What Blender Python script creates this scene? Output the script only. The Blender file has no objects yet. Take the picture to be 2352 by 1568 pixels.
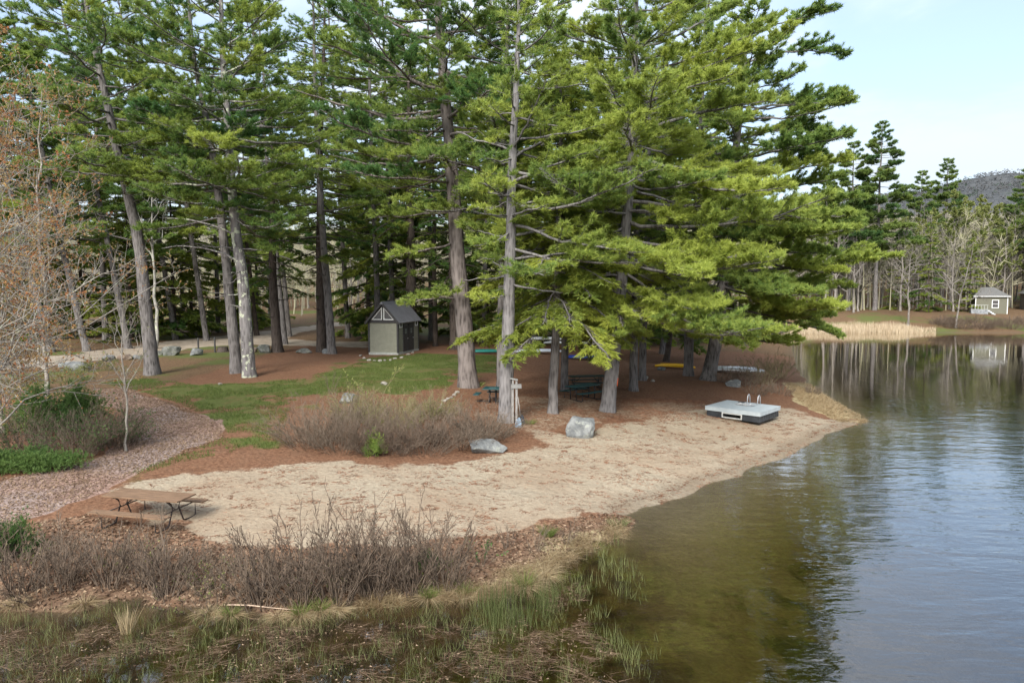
import bpy, bmesh, math, random
import numpy as np
from mathutils import Vector, Matrix, noise as mnoise
R = math.radians
PI = math.pi
scn = bpy.context.scene
COL = scn.collection
# ------------------------------------------------------------------ camera, sky, sun, exposure
CAM_H = 6.7
PITCH = math.atan((784 - 664) / 1568.0)
cam = bpy.data.cameras.new("camera")
cam.sensor_width = 36.0
cam.lens = 24.0
cam.clip_start = 0.1
cam.clip_end = 6000
camo = bpy.data.objects.new("camera", cam)
COL.objects.link(camo)
camo.location = (0, 0, CAM_H)
camo.rotation_euler = (PI / 2 - PITCH, 0, 0)
scn.camera = camo
SUN_EL, SUN_AZ = R(37), R(197)      # azimuth measured from +Y clockwise: behind and a little left of the camera
sd_ = Vector((math.sin(SUN_AZ) * math.cos(SUN_EL), math.cos(SUN_AZ) * math.cos(SUN_EL), math.sin(SUN_EL)))
sun = bpy.data.lights.new("sun", 'SUN')
sun.energy = 2.1
sun.angle = R(24)
sun.color = (1.0, 0.965, 0.90)
suno = bpy.data.objects.new("sun", sun)
COL.objects.link(suno)
suno.rotation_euler = (-sd_).to_track_quat('-Z', 'Y').to_euler()
suno.location = (0, -20, 60)
scn.view_settings.view_transform = 'Standard'
scn.view_settings.look = 'None'
scn.view_settings.exposure = 1.65
scn.view_settings.gamma = 1
w = bpy.data.worlds.new("World")
scn.world = w
w.use_nodes = True
nt = w.node_tree
nt.nodes.clear()
def _n(nt, t, **kw):
    n = nt.nodes.new(t)
    for k, v in kw.items():
        setattr(n, k, v)
    return n
sky = _n(nt, 'ShaderNodeTexSky', sky_type='NISHITA', sun_disc=False, sun_elevation=SUN_EL, sun_rotation=SUN_AZ,
         air_density=1.0, dust_density=1.2, ozone_density=1.6)
tc = _n(nt, 'ShaderNodeTexCoord')
sep = _n(nt, 'ShaderNodeSeparateXYZ')
nt.links.new(tc.outputs['Generated'], sep.inputs[0])
# clouds: noise over the direction projected on a high flat layer
mz = _n(nt, 'ShaderNodeMath', operation='MAXIMUM'); mz.inputs[1].default_value = 0.0
nt.links.new(sep.outputs['Z'], mz.inputs[0])
ma = _n(nt, 'ShaderNodeMath', operation='ADD'); ma.inputs[1].default_value = 0.16
nt.links.new(mz.outputs[0], ma.inputs[0])
dx = _n(nt, 'ShaderNodeMath', operation='DIVIDE'); dy = _n(nt, 'ShaderNodeMath', operation='DIVIDE')
nt.links.new(sep.outputs['X'], dx.inputs[0]); nt.links.new(ma.outputs[0], dx.inputs[1])
nt.links.new(sep.outputs['Y'], dy.inputs[0]); nt.links.new(ma.outputs[0], dy.inputs[1])
cmb = _n(nt, 'ShaderNodeCombineXYZ')
nt.links.new(dx.outputs[0], cmb.inputs[0]); nt.links.new(dy.outputs[0], cmb.inputs[1])
cn = _n(nt, 'ShaderNodeTexNoise'); cn.inputs['Scale'].default_value = 0.85
cn.inputs['Detail'].default_value = 7; cn.inputs['Roughness'].default_value = 0.58
cn.inputs['Distortion'].default_value = 0.4
nt.links.new(cmb.outputs[0], cn.inputs['Vector'])
cr = _n(nt, 'ShaderNodeMapRange', interpolation_type='SMOOTHSTEP')
cr.inputs[1].default_value = 0.38; cr.inputs[2].default_value = 0.64
cr.inputs[3].default_value = 0.28; cr.inputs[4].default_value = 0.95
nt.links.new(cn.outputs['Fac'], cr.inputs[0])
mx = _n(nt, 'ShaderNodeMix', data_type='RGBA')
# an overcast-bright layer: brighter overhead than at the horizon, as a cloudy sky is
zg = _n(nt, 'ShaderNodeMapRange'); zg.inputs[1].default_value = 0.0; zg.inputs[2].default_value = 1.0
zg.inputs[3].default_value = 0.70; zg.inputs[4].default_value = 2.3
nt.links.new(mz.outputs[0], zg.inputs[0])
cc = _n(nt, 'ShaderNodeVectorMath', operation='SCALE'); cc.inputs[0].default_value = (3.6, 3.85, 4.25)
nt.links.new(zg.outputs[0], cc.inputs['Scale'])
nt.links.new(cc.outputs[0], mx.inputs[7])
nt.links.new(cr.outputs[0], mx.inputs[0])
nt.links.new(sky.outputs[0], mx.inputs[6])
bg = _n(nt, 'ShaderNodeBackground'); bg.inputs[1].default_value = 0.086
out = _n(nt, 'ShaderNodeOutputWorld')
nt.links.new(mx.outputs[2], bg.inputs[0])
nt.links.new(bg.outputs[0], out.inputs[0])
cy = scn.cycles
cy.max_bounces = 8; cy.diffuse_bounces = 5; cy.glossy_bounces = 3; cy.transmission_bounces = 4
cy.transparent_max_bounces = 8; cy.volume_bounces = 0
cy.caustics_reflective = False; cy.caustics_refractive = False
cy.use_denoising = True
scn.render.filter_size = 1.2
cy.sample_clamp_indirect = 4.0

# ------------------------------------------------------------------ picture geometry: (u, v) are pixels of a 2352 x 1568 copy of the photograph
F0, CU, CV = 1568.0, 1176.0, 784.0
cp, sp = math.cos(PITCH), math.sin(PITCH)
def ray(u, v):
    a, b = (u - CU) / F0, (CV - v) / F0
    return np.array([a, cp + b * sp, -sp + b * cp])
def on_z(u, v, z=0.0):
    d = ray(u, v)
    return d * ((z - CAM_H) / d[2]) + np.array([0, 0, CAM_H])
def on_y(u, v, y):
    d = ray(u, v)
    return d * (y / d[1]) + np.array([0, 0, CAM_H])
SHORE_UV = [(-300, 1395), (-100, 1395), (60, 1400), (180, 1398), (265, 1372), (330, 1368), (370, 1392), (460, 1400), (560, 1392),
            (620, 1412), (740, 1410), (850, 1392), (1000, 1366), (1120, 1362), (1230, 1330), (1290, 1285), (1360, 1240), (1430, 1212),
            (1452, 1196), (1438, 1183), (1500, 1160), (1600, 1130), (1700, 1094), (1800, 1044), (1880, 1008), (1940, 982), (1985, 966),
            (1962, 950), (1915, 928), (1880, 905), (1850, 880), (1832, 850), (1822, 815), (1812, 780), (1830, 764), (2000, 763), (2150, 764),
            (2220, 765), (2352, 765), (2700, 765)]
SHORE = [on_z(u, v)[:2] for u, v in SHORE_UV]
SHORE = np.array([(-400, 10.0), (-60, 12.0)] + [tuple(p) for p in SHORE] + [(400, 105.0), (4000, 105.0)])
LAND = np.vstack([SHORE, [(4000, 5000), (-4000, 5000), (-4000, 10)]])
def inside(px, py, poly):
    r = np.zeros(px.shape, bool)
    j = len(poly) - 1
    for i in range(len(poly)):
        xi, yi = poly[i]; xj, yj = poly[j]
        c = (yi > py) != (yj > py)
        with np.errstate(divide='ignore', invalid='ignore'):
            r ^= c & (px < (xj - xi) * (py - yi) / (yj - yi) + xi)
        j = i
    return r
def dist_line(px, py, pl, closed=False):
    d = np.full(px.shape, 1e9)
    n = len(pl)
    for i in range(n if closed else n - 1):
        a = pl[i]; b = pl[(i + 1) % n]
        ab = b - a
        t = np.clip(((px - a[0]) * ab[0] + (py - a[1]) * ab[1]) / max(1e-9, ab @ ab), 0, 1)
        d = np.minimum(d, np.hypot(px - a[0] - t * ab[0], py - a[1] - t * ab[1]))
    return d
def sst(a, b, x):
    t = np.clip((x - a) / (b - a), 0, 1)
    return t * t * (3 - 2 * t)
_rng = np.random.default_rng(5)
_G = _rng.random((256, 256))
def vn(x, y, s):                       # value noise on a 256 lattice, 0..1
    x = np.asarray(x, float) / s + 1000.37; y = np.asarray(y, float) / s + 1000.71
    ix = np.floor(x).astype(int); iy = np.floor(y).astype(int)
    fx = x - ix; fy = y - iy
    fx = fx * fx * (3 - 2 * fx); fy = fy * fy * (3 - 2 * fy)
    a = _G[ix % 256, iy % 256]; b = _G[(ix + 1) % 256, iy % 256]; c = _G[ix % 256, (iy + 1) % 256]; d = _G[(ix + 1) % 256, (iy + 1) % 256]
    return (a * (1 - fx) + b * fx) * (1 - fy) + (c * (1 - fx) + d * fx) * fy
def shore_sd(px, py):
    d = dist_line(px, py, SHORE)
    s = np.where(inside(px, py, LAND), d, -d)
    return s + ((vn(px, py, 1.9) - 0.5) * 0.55 + (vn(px, py, 0.6) - 0.5) * 0.22) * (py < 60)
def terrain(px, py):
    px = np.asarray(px, float); py = np.asarray(py, float)
    s = shore_sd(px, py)
    si = np.maximum(s, 0)
    land = 0.85 * (1 - np.exp(-si / 9.0)) + 1.0 * (1 - np.exp(-si / 40.0)) + 0.05 * np.clip(si / 0.25, 0, 1)
    land = land + 1.7 * sst(0, 12, si) * sst(95, 108, py) * sst(28, 50, px)
    land = land + sst(110, 330, py) * 20 * sst(0, 60, si) + (vn(px, py, 3.1) - 0.5) * 0.12 * sst(0.5, 4, si) + (vn(px, py, 0.9) - .5) * 0.035 * sst(0.3, 1.5, si)
    land = land + (vn(px, py, 9.0) - 0.5) * 0.25 * sst(4, 14, si) * sst(40, 60, py)
    dw = np.maximum(-s, 0)
    swamp = sst(5.5, 1.5, px) * sst(21, 18, py)
    deep = -np.minimum(0.02 + 0.055 * dw + 0.014 * dw * dw, 5.0)
    shal = -(0.03 + 0.42 * (1 - np.exp(-dw / 1.3))) + (vn(px, py, 1.3) - 0.5) * 0.12 * sst(0.4, 1.5, dw)
    water = deep * (1 - swamp) + shal * swamp
    return np.where(s > 0, land, water)
def tz(x, y):
    return float(terrain(np.array([x]), np.array([y]))[0])
def at(u, v):
    return at_many([(u, v)])[0]
def at_many(uv):
    uv = np.asarray(uv, float)
    a, b = (uv[:, 0] - CU) / F0, (CV - uv[:, 1]) / F0
    D = np.stack([a, cp + b * sp, -sp + b * cp], 1)
    T = np.geomspace(7, 420, 520)                       # march each ray to the first point below the ground
    X = D[:, 0:1] * T; Y = D[:, 1:2] * T; Z = CAM_H + D[:, 2:3] * T
    g_ = terrain(X.ravel(), Y.ravel()).reshape(X.shape)
    e = Z - g_
    i = np.maximum(1, np.argmax(e < 0, axis=1)); r_ = np.arange(len(uv))
    f = e[r_, i - 1] / np.maximum(1e-9, e[r_, i - 1] - e[r_, i])
    t = T[i - 1] + (T[i] - T[i - 1]) * f
    x, y = D[:, 0] * t, D[:, 1] * t
    return np.stack([x, y, terrain(x, y)], 1)

# ------------------------------------------------------------------ materials
def mat(name):
    m = bpy.data.materials.new(name)
    m.use_nodes = True
    m.node_tree.nodes.clear()
    return m, m.node_tree
class G:                                # tiny node-graph writer
    def __init__(s, nt): s.nt = nt
    def set(s, sock, v):
        if isinstance(v, bpy.types.NodeSocket): s.nt.links.new(v, sock)
        elif v is not None:
            if isinstance(v, (tuple, list)) and len(v) == 3 and sock.type == 'RGBA': v = (*v, 1)
            sock.default_value = v
    def coord(s, kind='Object'): return _n(s.nt, 'ShaderNodeTexCoord').outputs[kind]
    def pos(s): return _n(s.nt, 'ShaderNodeNewGeometry').outputs['Position']
    def map(s, vec, scale=(1, 1, 1), rot=(0, 0, 0)):
        n = _n(s.nt, 'ShaderNodeMapping'); s.set(n.inputs[0], vec); n.inputs['Scale'].default_value = scale
        n.inputs['Rotation'].default_value = rot; return n.outputs[0]
    def noise(s, vec, scale, detail=4, rough=0.55, dist=0.0, out='Fac'):
        n = _n(s.nt, 'ShaderNodeTexNoise'); s.set(n.inputs['Vector'], vec); n.inputs['Scale'].default_value = scale
        n.inputs['Detail'].default_value = detail; n.inputs['Roughness'].default_value = rough; n.inputs['Distortion'].default_value = dist
        return n.outputs[out]
    def voro(s, vec, scale, out='Distance', feature='F1', rnd=1.0):
        n = _n(s.nt, 'ShaderNodeTexVoronoi', feature=feature); s.set(n.inputs['Vector'], vec); n.inputs['Scale'].default_value = scale
        n.inputs['Randomness'].default_value = rnd
        return n.outputs[out]
    def rng(s, v, a, b, c=0.0, d=1.0, smooth=True):
        n = _n(s.nt, 'ShaderNodeMapRange'); n.interpolation_type = 'SMOOTHSTEP' if smooth else 'LINEAR'
        s.set(n.inputs[0], v)
        for i, q in enumerate((a, b, c, d)): n.inputs[i + 1].default_value = q
        return n.outputs[0]
    def m(s, op, a, b=None, c=None):
        n = _n(s.nt, 'ShaderNodeMath', operation=op); s.set(n.inputs[0], a); s.set(n.inputs[1], b)
        if c is not None: s.set(n.inputs[2], c)
        return n.outputs[0]
    def mix(s, f, a, b, blend='MIX'):
        n = _n(s.nt, 'ShaderNodeMix', data_type='RGBA', blend_type=blend); s.set(n.inputs[0], f); s.set(n.inputs[6], a); s.set(n.inputs[7], b)
        return n.outputs[2]
    def attr(s, name, out='Fac'):
        return _n(s.nt, 'ShaderNodeAttribute', attribute_name=name).outputs[out]
    def rand(s): return _n(s.nt, 'ShaderNodeObjectInfo').outputs['Random']
    def bump(s, h, strength=0.5, dist=0.02):
        n = _n(s.nt, 'ShaderNodeBump'); n.inputs['Strength'].default_value = strength; n.inputs['Distance'].default_value = dist
        s.set(n.inputs['Height'], h); return n.outputs[0]
    def bsdf(s, col, rough=0.9, normal=None, metal=0.0, spec=0.3, out=True):
        n = _n(s.nt, 'ShaderNodeBsdfPrincipled'); s.set(n.inputs['Base Color'], col); s.set(n.inputs['Roughness'], rough)
        n.inputs['Metallic'].default_value = metal; n.inputs['Specular IOR Level'].default_value = spec
        if normal is not None: s.set(n.inputs['Normal'], normal)
        if out: s.out(n.outputs[0])
        return n.outputs[0]
    def out(s, surf=None, vol=None):
        o = _n(s.nt, 'ShaderNodeOutputMaterial')
        if surf is not None: s.nt.links.new(surf, o.inputs[0])
        if vol is not None: s.nt.links.new(vol, o.inputs[1])
def plain(name, col, rough=0.7, var=0.25, scale=6, metal=0.0, bump=0.0, spec=0.3, stretch=(1, 1, 1)):
    m, t = mat(name); g = G(t)
    v = g.map(g.coord(), stretch)
    n = g.noise(v, scale, 5, 0.65)
    dark = tuple(c * (1 - var) for c in col); lite = tuple(min(1, c * (1 + var)) for c in col)
    c = g.mix(g.rng(n, 0.3, 0.7), dark, lite)
    g.bsdf(c, rough, g.bump(n, bump, 0.01) if bump else None, metal, spec)
    return m
def leafy(name, dark, lite, trans=0.35, gloss=0.0, objvar=0.25):
    m, t = mat(name); g = G(t)
    tint = g.attr('tint')
    n = g.noise(g.pos(), 0.5, 2, 0.5)
    f = g.m('ADD', tint, g.m('MULTIPLY', g.m('SUBTRACT', n, 0.5), 0.5))
    f = g.m('ADD', f, g.m('MULTIPLY', g.m('SUBTRACT', g.rand(), 0.5), objvar))
    c = g.mix(g.rng(f, 0, 1, smooth=False), dark, lite)
    d = _n(t, 'ShaderNodeBsdfPrincipled'); g.set(d.inputs['Base Color'], c); d.inputs['Roughness'].default_value = 0.55
    d.inputs['Specular IOR Level'].default_value = 0.25
    tr = _n(t, 'ShaderNodeBsdfTranslucent'); g.set(tr.inputs[0], c)
    ms = _n(t, 'ShaderNodeMixShader'); ms.inputs[0].default_value = trans
    t.links.new(d.outputs[0], ms.inputs[1]); t.links.new(tr.outputs[0], ms.inputs[2])
    g.out(ms.outputs[0])
    return m
def bark(name, dark, lite, lichen=0.0, scale=9.0, lichcol=(0.42, 0.44, 0.33)):
    m, t = mat(name); g = G(t)
    p = g.pos()
    v = g.map(p, (1, 1, 0.16))
    n1 = g.noise(v, scale, 6, 0.65, 0.6)
    n2 = g.voro(g.map(p, (1, 1, 0.22)), scale * 1.1, 'Distance')
    n3 = g.noise(p, 1.1, 3, 0.6)
    h = g.m('ADD', n1, g.m('MULTIPLY', n2, 0.5))
    c = g.mix(g.rng(h, 0.45, 0.95), dark, lite)
    c = g.mix(g.rng(n3, 0.35, 0.7, 0, 0.45), c, tuple(x * 1.35 for x in lite))
    if lichen:
        l = g.noise(p, 3.2, 5, 0.6)
        c = g.mix(g.rng(l, 0.62 - lichen * 0.2, 0.66 - lichen * 0.2), c, lichcol)
    g.bsdf(c, 0.92, g.bump(h, 0.9, 0.05), spec=0.15)
    return m
M = {}
M['pine'] = leafy('pine_needles', (0.092, 0.20, 0.060), (0.45, 0.51, 0.105), 0.5)
M['pine_dark'] = leafy('pine_needles_dark', (0.065, 0.14, 0.045), (0.29, 0.36, 0.085), 0.45)
M['hemlock'] = leafy('hemlock_needles', (0.07, 0.145, 0.034), (0.37, 0.41, 0.07), 0.48)
M['juniper'] = leafy('juniper_needles', (0.045, 0.11, 0.032), (0.20, 0.29, 0.08), 0.38)
M['redbud'] = leafy('maple_buds', (0.40, 0.15, 0.06), (0.50, 0.41, 0.16), 0.4)
M['spring'] = leafy('spring_leaves', (0.14, 0.18, 0.045), (0.38, 0.40, 0.14), 0.45)
M['grassleaf'] = leafy('grass_blades', (0.055, 0.095, 0.018), (0.19, 0.225, 0.06), 0.4)
M['marsh'] = leafy('marsh_blades', (0.055, 0.08, 0.02), (0.27, 0.28, 0.12), 0.4)
M['straw'] = leafy('dry_straw', (0.22, 0.145, 0.07), (0.48, 0.385, 0.235), 0.35)
M['cattail'] = leafy('cattail_straw', (0.40, 0.30, 0.19), (0.78, 0.66, 0.48), 0.3)
M['deadleaf'] = leafy('dead_leaves', (0.075, 0.042, 0.025), (0.36, 0.255, 0.165), 0.2)
M['needlelitter'] = leafy('needle_litter', (0.13, 0.058, 0.033), (0.27, 0.135, 0.075), 0.1)
M['seed'] = plain('seed_cones', (0.03, 0.022, 0.018), 0.9)
M['bark_pine'] = bark('pine_bark', (0.040, 0.035, 0.032), (0.165, 0.152, 0.145))
M['bark_dark'] = bark('dark_bark', (0.022, 0.017, 0.014), (0.085, 0.068, 0.058))
M['bark_lichen'] = bark('lichen_bark', (0.07, 0.063, 0.06), (0.20, 0.185, 0.18), 0.35, 7)
M['bark_light'] = bark('light_grey_bark', (0.055, 0.05, 0.048), (0.20, 0.187, 0.182))
M['bark_maple'] = bark('pale_maple_bark', (0.17, 0.155, 0.14), (0.40, 0.37, 0.335), 0.1, 14)
M['bark_big'] = bark('furrowed_bark', (0.03, 0.023, 0.02), (0.18, 0.155, 0.142), 0, 6.5)
M['bark_birch'] = bark('birch_bark', (0.15, 0.14, 0.125), (0.40, 0.385, 0.35), 0.3, 7)
M['bark_grey'] = bark('grey_twig_bark', (0.12, 0.105, 0.088), (0.31, 0.28, 0.24), 0.1, 14)
M['bark_far'] = bark('far_twig_bark', (0.085, 0.075, 0.065), (0.24, 0.215, 0.19), 0.0, 8)
M['twig_brown'] = bark('brown_twigs', (0.06, 0.044, 0.03), (0.20, 0.155, 0.115), 0.0, 14)
M['twig_purple'] = bark('purple_twigs', (0.055, 0.039, 0.028), (0.18, 0.135, 0.10), 0.0, 14)
M['twig_olive'] = bark('olive_twigs', (0.10, 0.085, 0.045), (0.25, 0.21, 0.12), 0.0, 14)

# ------------------------------------------------------------------ object helpers
def tag(o, label=None, cat=None, group=None, kind=None):
    if label: o['label'] = label
    if cat: o['category'] = cat
    if group: o['group'] = group
    if kind: o['kind'] = kind
    return o
def empty(name, loc=(0, 0, 0), rz=0.0, label=None, cat=None, group=None):
    o = bpy.data.objects.new(name, None)
    o.empty_display_size = 0.2
    COL.objects.link(o)
    o.location = [float(q) for q in loc]; o.rotation_euler = (0, 0, rz)
    return tag(o, label, cat, group)
def link(name, me, parent=None, material=None):
    o = bpy.data.objects.new(name, me)
    COL.objects.link(o)
    if material is not None and len(me.materials) == 0: me.materials.append(material)
    if parent is not None: o.parent = parent
    return o
def mesh_np(name, V, faces, material=None, smooth=False, attrs=None):
    """V (n,3); faces: list of int arrays (m,k); attrs: {name: (domain, values)}"""
    me = bpy.data.meshes.new(name)
    V = np.ascontiguousarray(V, np.float32)
    me.vertices.add(len(V)); me.vertices.foreach_set('co', V.ravel())
    faces = [np.asarray(f, np.int32) for f in faces if len(f)]
    li = np.concatenate([f.ravel() for f in faces]) if faces else np.zeros(0, np.int32)
    tot = np.concatenate([np.full(len(f), f.shape[1], np.int32) for f in faces]) if faces else np.zeros(0, np.int32)
    st = np.concatenate([[0], np.cumsum(tot)[:-1]]).astype(np.int32) if len(tot) else tot
    me.loops.add(len(li)); me.loops.foreach_set('vertex_index', li)
    me.polygons.add(len(tot)); me.polygons.foreach_set('loop_start', st); me.polygons.foreach_set('loop_total', tot)
    if smooth: me.polygons.foreach_set('use_smooth', np.ones(len(tot), bool))
    for k, (dom, val) in (attrs or {}).items():
        a = me.attributes.new(k, 'FLOAT', dom); a.data.foreach_set('value', np.ascontiguousarray(val, np.float32))
    if material is not None: me.materials.append(material)
    me.update(calc_edges=True)
    return me
def norm(a):
    return a / np.maximum(1e-9, np.linalg.norm(a, axis=-1, keepdims=True))
def tubes(P, Rd, k=3, cap=False):
    """P (N,n,3), Rd (N,n) -> verts, quads"""
    N, n, _ = P.shape
    T = np.empty_like(P)
    T[:, 1:-1] = P[:, 2:] - P[:, :-2]; T[:, 0] = P[:, 1] - P[:, 0]; T[:, -1] = P[:, -1] - P[:, -2]
    T = norm(T)
    mean = norm(P[:, -1] - P[:, 0])
    ref = np.where(np.abs(mean[:, 2:3]) > 0.8, np.array([[1.0, 0, 0]]), np.array([[0, 0, 1.0]]))
    A = norm(np.cross(T, np.repeat(ref[:, None], n, 1)))
    B = np.cross(T, A)
    an = np.arange(k) * 2 * PI / k
    V = P[:, :, None] + Rd[:, :, None, None] * (A[:, :, None] * np.cos(an)[None, None, :, None] + B[:, :, None] * np.sin(an)[None, None, :, None])
    idx = np.arange(N * n * k).reshape(N, n, k)
    a = idx[:, :-1]; b = idx[:, 1:]
    Fq = np.stack([a, np.roll(a, -1, 2), np.roll(b, -1, 2), b], -1).reshape(-1, 4)
    return V.reshape(-1, 3), Fq
class Acc:
    """collects verts and faces of one mesh"""
    def __init__(s): s.V = []; s.F = {3: [], 4: []}; s.A = {3: [], 4: []}; s.n = 0
    def add(s, V, F, tint=None):
        if len(F) == 0: return
        k = F.shape[1]
        s.V.append(V); s.F[k].append(F + s.n); s.n += len(V)
        s.A[k].append(np.zeros(len(F)) if tint is None else tint)
    def mesh(s, name, material, smooth=False, tint=True):
        if not s.V: return mesh_np(name, np.zeros((0, 3)), [], material)
        F = [np.concatenate(s.F[k]) for k in (3, 4) if s.F[k]]
        A = np.concatenate([np.concatenate(s.A[k]) for k in (3, 4) if s.A[k]])
        return mesh_np(name, np.concatenate(s.V), F, material, smooth, {'tint': ('FACE', A)} if tint else None)
def tufts(pos, axis, n, length, width, spread, rng, tint, flat=1.0):
    N = len(pos)
    d = np.repeat(axis, n, 0)
    r = rng.normal(size=(N * n, 3)) * spread
    r[:, 2] *= flat
    d = norm(d + r)
    q = norm(np.cross(d, rng.normal(size=(N * n, 3)))) * (width * 0.5)
    L = length * rng.uniform(0.65, 1.15, (N * n, 1))
    p = np.repeat(pos, n, 0)
    V = np.stack([p - q, p + q, p + d * L], 1).reshape(-1, 3)
    Fc = np.arange(N * n * 3).reshape(-1, 3)
    return V, Fc, np.repeat(tint, n) + rng.normal(size=N * n) * 0.07
def resample(path, n):
    path = np.asarray(path, float)
    d = np.concatenate([[0], np.cumsum(np.linalg.norm(np.diff(path, axis=0), axis=1))])
    t = np.linspace(0, d[-1], n)
    o = np.stack([np.interp(t, d, path[:, i]) for i in range(3)], 1)
    for _ in range(2):                     # soften the corners
        o[1:-1] = 0.25 * o[:-2] + 0.5 * o[1:-1] + 0.25 * o[2:]
    return o
def trunk_geo(path, r0, rng, n=40, k=14, taper=0.8, flare=0.28, tipf=0.06):
    P = resample(path, n)
    H = P[-1, 2] - P[0, 2]
    t = (P[:, 2] - P[0, 2]) / H
    P[:, 0] += np.cumsum(rng.normal(size=n)) * 0.012 * (t > 0.05); P[:, 1] += np.cumsum(rng.normal(size=n)) * 0.012 * (t > 0.05)
    hz = P[:, 2] - P[0, 2]
    rad = r0 * ((1 - t) ** taper * (1 - tipf) + tipf) * (1 + flare * np.exp(-hz / (r0 * 1.1)))
    rad *= 1 + rng.normal(size=n) * 0.015
    V, Fq = tubes(P[None], rad[None], k)
    V = V.reshape(n, k, 3)
    lob = 1 + 0.10 * np.cos(np.arange(k) * 2 * PI / k * 3 + rng.uniform(0, 6)) * np.exp(-hz / (r0 * 1.5))[:, None] + rng.normal(size=(n, k)) * 0.02
    V = P[:, None] + (V - P[:, None]) * lob[..., None]
    return P, rad, V.reshape(-1, 3), Fq
UP = np.array([0, 0, 1.0])
def grow_branch(acc_w, acc_f, rng, P0, P1, r, curve, kind, tint, bare=0.3, dens=1.0, wander=0.03, twig=True, needle=None):
    """one limb from P0 to P1 with laterals and foliage. kind: pine | hemlock | dead"""
    n = 11
    s = np.linspace(0, 1, n)
    L = np.linalg.norm(P1 - P0)
    P = P0 + (P1 - P0) * s[:, None]
    P[:, 2] += curve * L * 4 * s * (1 - s)
    wv = np.cumsum(rng.normal(size=(n, 3)), 0) * wander * L / 3.3
    wv -= wv[-1] * s[:, None]; wv[0] = 0
    P = P + wv
    rad = r * (1 - s) ** 0.75 + 0.012
    V, Fq = tubes(P[None], rad[None], 5)
    acc_w.add(V, Fq)
    m = max(5, int(L * (5.6 if kind == 'pine' else 6.6 if kind == 'hemlock' else 2.2) * dens))
    sl = bare + (1 - bare) * rng.random(m) ** 0.85
    base = np.stack([np.interp(sl, s, P[:, i]) for i in range(3)], 1)
    tan = norm(np.stack([np.interp(sl, s, np.gradient(P[:, i], s)) for i in range(3)], 1))
    side = norm(np.cross(tan, UP))
    sg = np.where(np.arange(m) % 2 == 0, 1.0, -1.0)[:, None]
    ang = rng.uniform(R(32), R(68), (m, 1))
    if kind == 'pine':
        lift = rng.normal(size=(m, 1)) * 0.16 + 0.16
        ll = (0.35 + 0.36 * L * (1 - sl) ** 0.8) * rng.uniform(0.55, 1.2, m)
    elif kind == 'hemlock':
        lift = rng.normal(size=(m, 1)) * 0.10 - 0.10
        ll = (0.25 + 0.34 * L * (1 - sl) ** 0.9) * rng.uniform(0.6, 1.2, m)
    else:
        lift = rng.normal(size=(m, 1)) * 0.25
        ll = (0.2 + 0.3 * L * (1 - sl)) * rng.uniform(0.4, 1.2, m)
    ld = norm(tan * np.cos(ang) + side * sg * np.sin(ang) + UP * lift)
    ll = np.minimum(ll, 2.6)
    k4 = np.linspace(0, 1, 4)
    LP = base[:, None] + ld[:, None] * (ll[:, None] * k4)[..., None]
    bend = (0.10 if kind == 'pine' else -0.22 if kind == 'hemlock' else 0.05)
    LP[..., 2] += bend * ll[:, None] * k4 ** 2
    LP[:, 1:] += rng.normal(size=(m, 3, 3)) * 0.03 * ll[:, None, None]
    if twig:
        LR = (0.004 + 0.007 * ll)[:, None] * (1 - 0.8 * k4)[None] + 0.003
        V, Fq = tubes(LP, LR, 3)
        acc_w.add(V, Fq)
    if kind == 'dead': return
    # twiglets off the laterals, then tufts
    step = 0.135 if kind == 'pine' else 0.12
    cnt = np.maximum(2, (ll / step * dens).astype(int))
    li = np.repeat(np.arange(m), cnt)
    q = rng.random(len(li)) ** 0.8
    q = 0.22 + 0.78 * q
    x = q * 3; i0 = np.minimum(x.astype(int), 2); f = (x - i0)[:, None]
    pb = LP[li, i0] * (1 - f) + LP[li, i0 + 1] * f
    td = ld[li]
    ts = norm(np.cross(td, UP)) * np.where(rng.random((len(li), 1)) < 0.5, 1, -1)
    tl = rng.uniform(0.08, 0.42, (len(li), 1)) * (0.6 + 0.5 * (1 - q[:, None]))
    td2 = norm(td * 0.8 + ts * rng.uniform(0.1, 1.0, (len(li), 1)) + UP * (rng.normal(size=(len(li), 1)) * 0.2 + (0.28 if kind == 'pine' else -0.12)))
    if kind == 'pine':
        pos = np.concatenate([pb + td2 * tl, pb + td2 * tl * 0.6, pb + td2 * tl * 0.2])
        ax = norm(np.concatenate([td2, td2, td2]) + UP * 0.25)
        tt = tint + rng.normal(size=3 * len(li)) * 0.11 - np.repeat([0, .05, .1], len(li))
        nl, nw = needle or (0.215, 0.029)
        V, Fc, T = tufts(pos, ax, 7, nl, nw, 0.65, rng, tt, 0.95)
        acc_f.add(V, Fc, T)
    else:
        pos = np.concatenate([pb, pb + td2 * tl * 0.5, pb + td2 * tl])
        ax = np.concatenate([td, td2, td2])
        ax = norm(ax + UP * -0.1)
        tt = tint + np.tile(rng.normal(size=len(li)) * 0.12, 3)
        nl, nw = needle or (0.22, 0.046)
        V, Fc, T = tufts(pos, ax, 4, nl, nw, 0.55, rng, tt, 0.35)
        acc_f.add(V, Fc, T)
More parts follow.
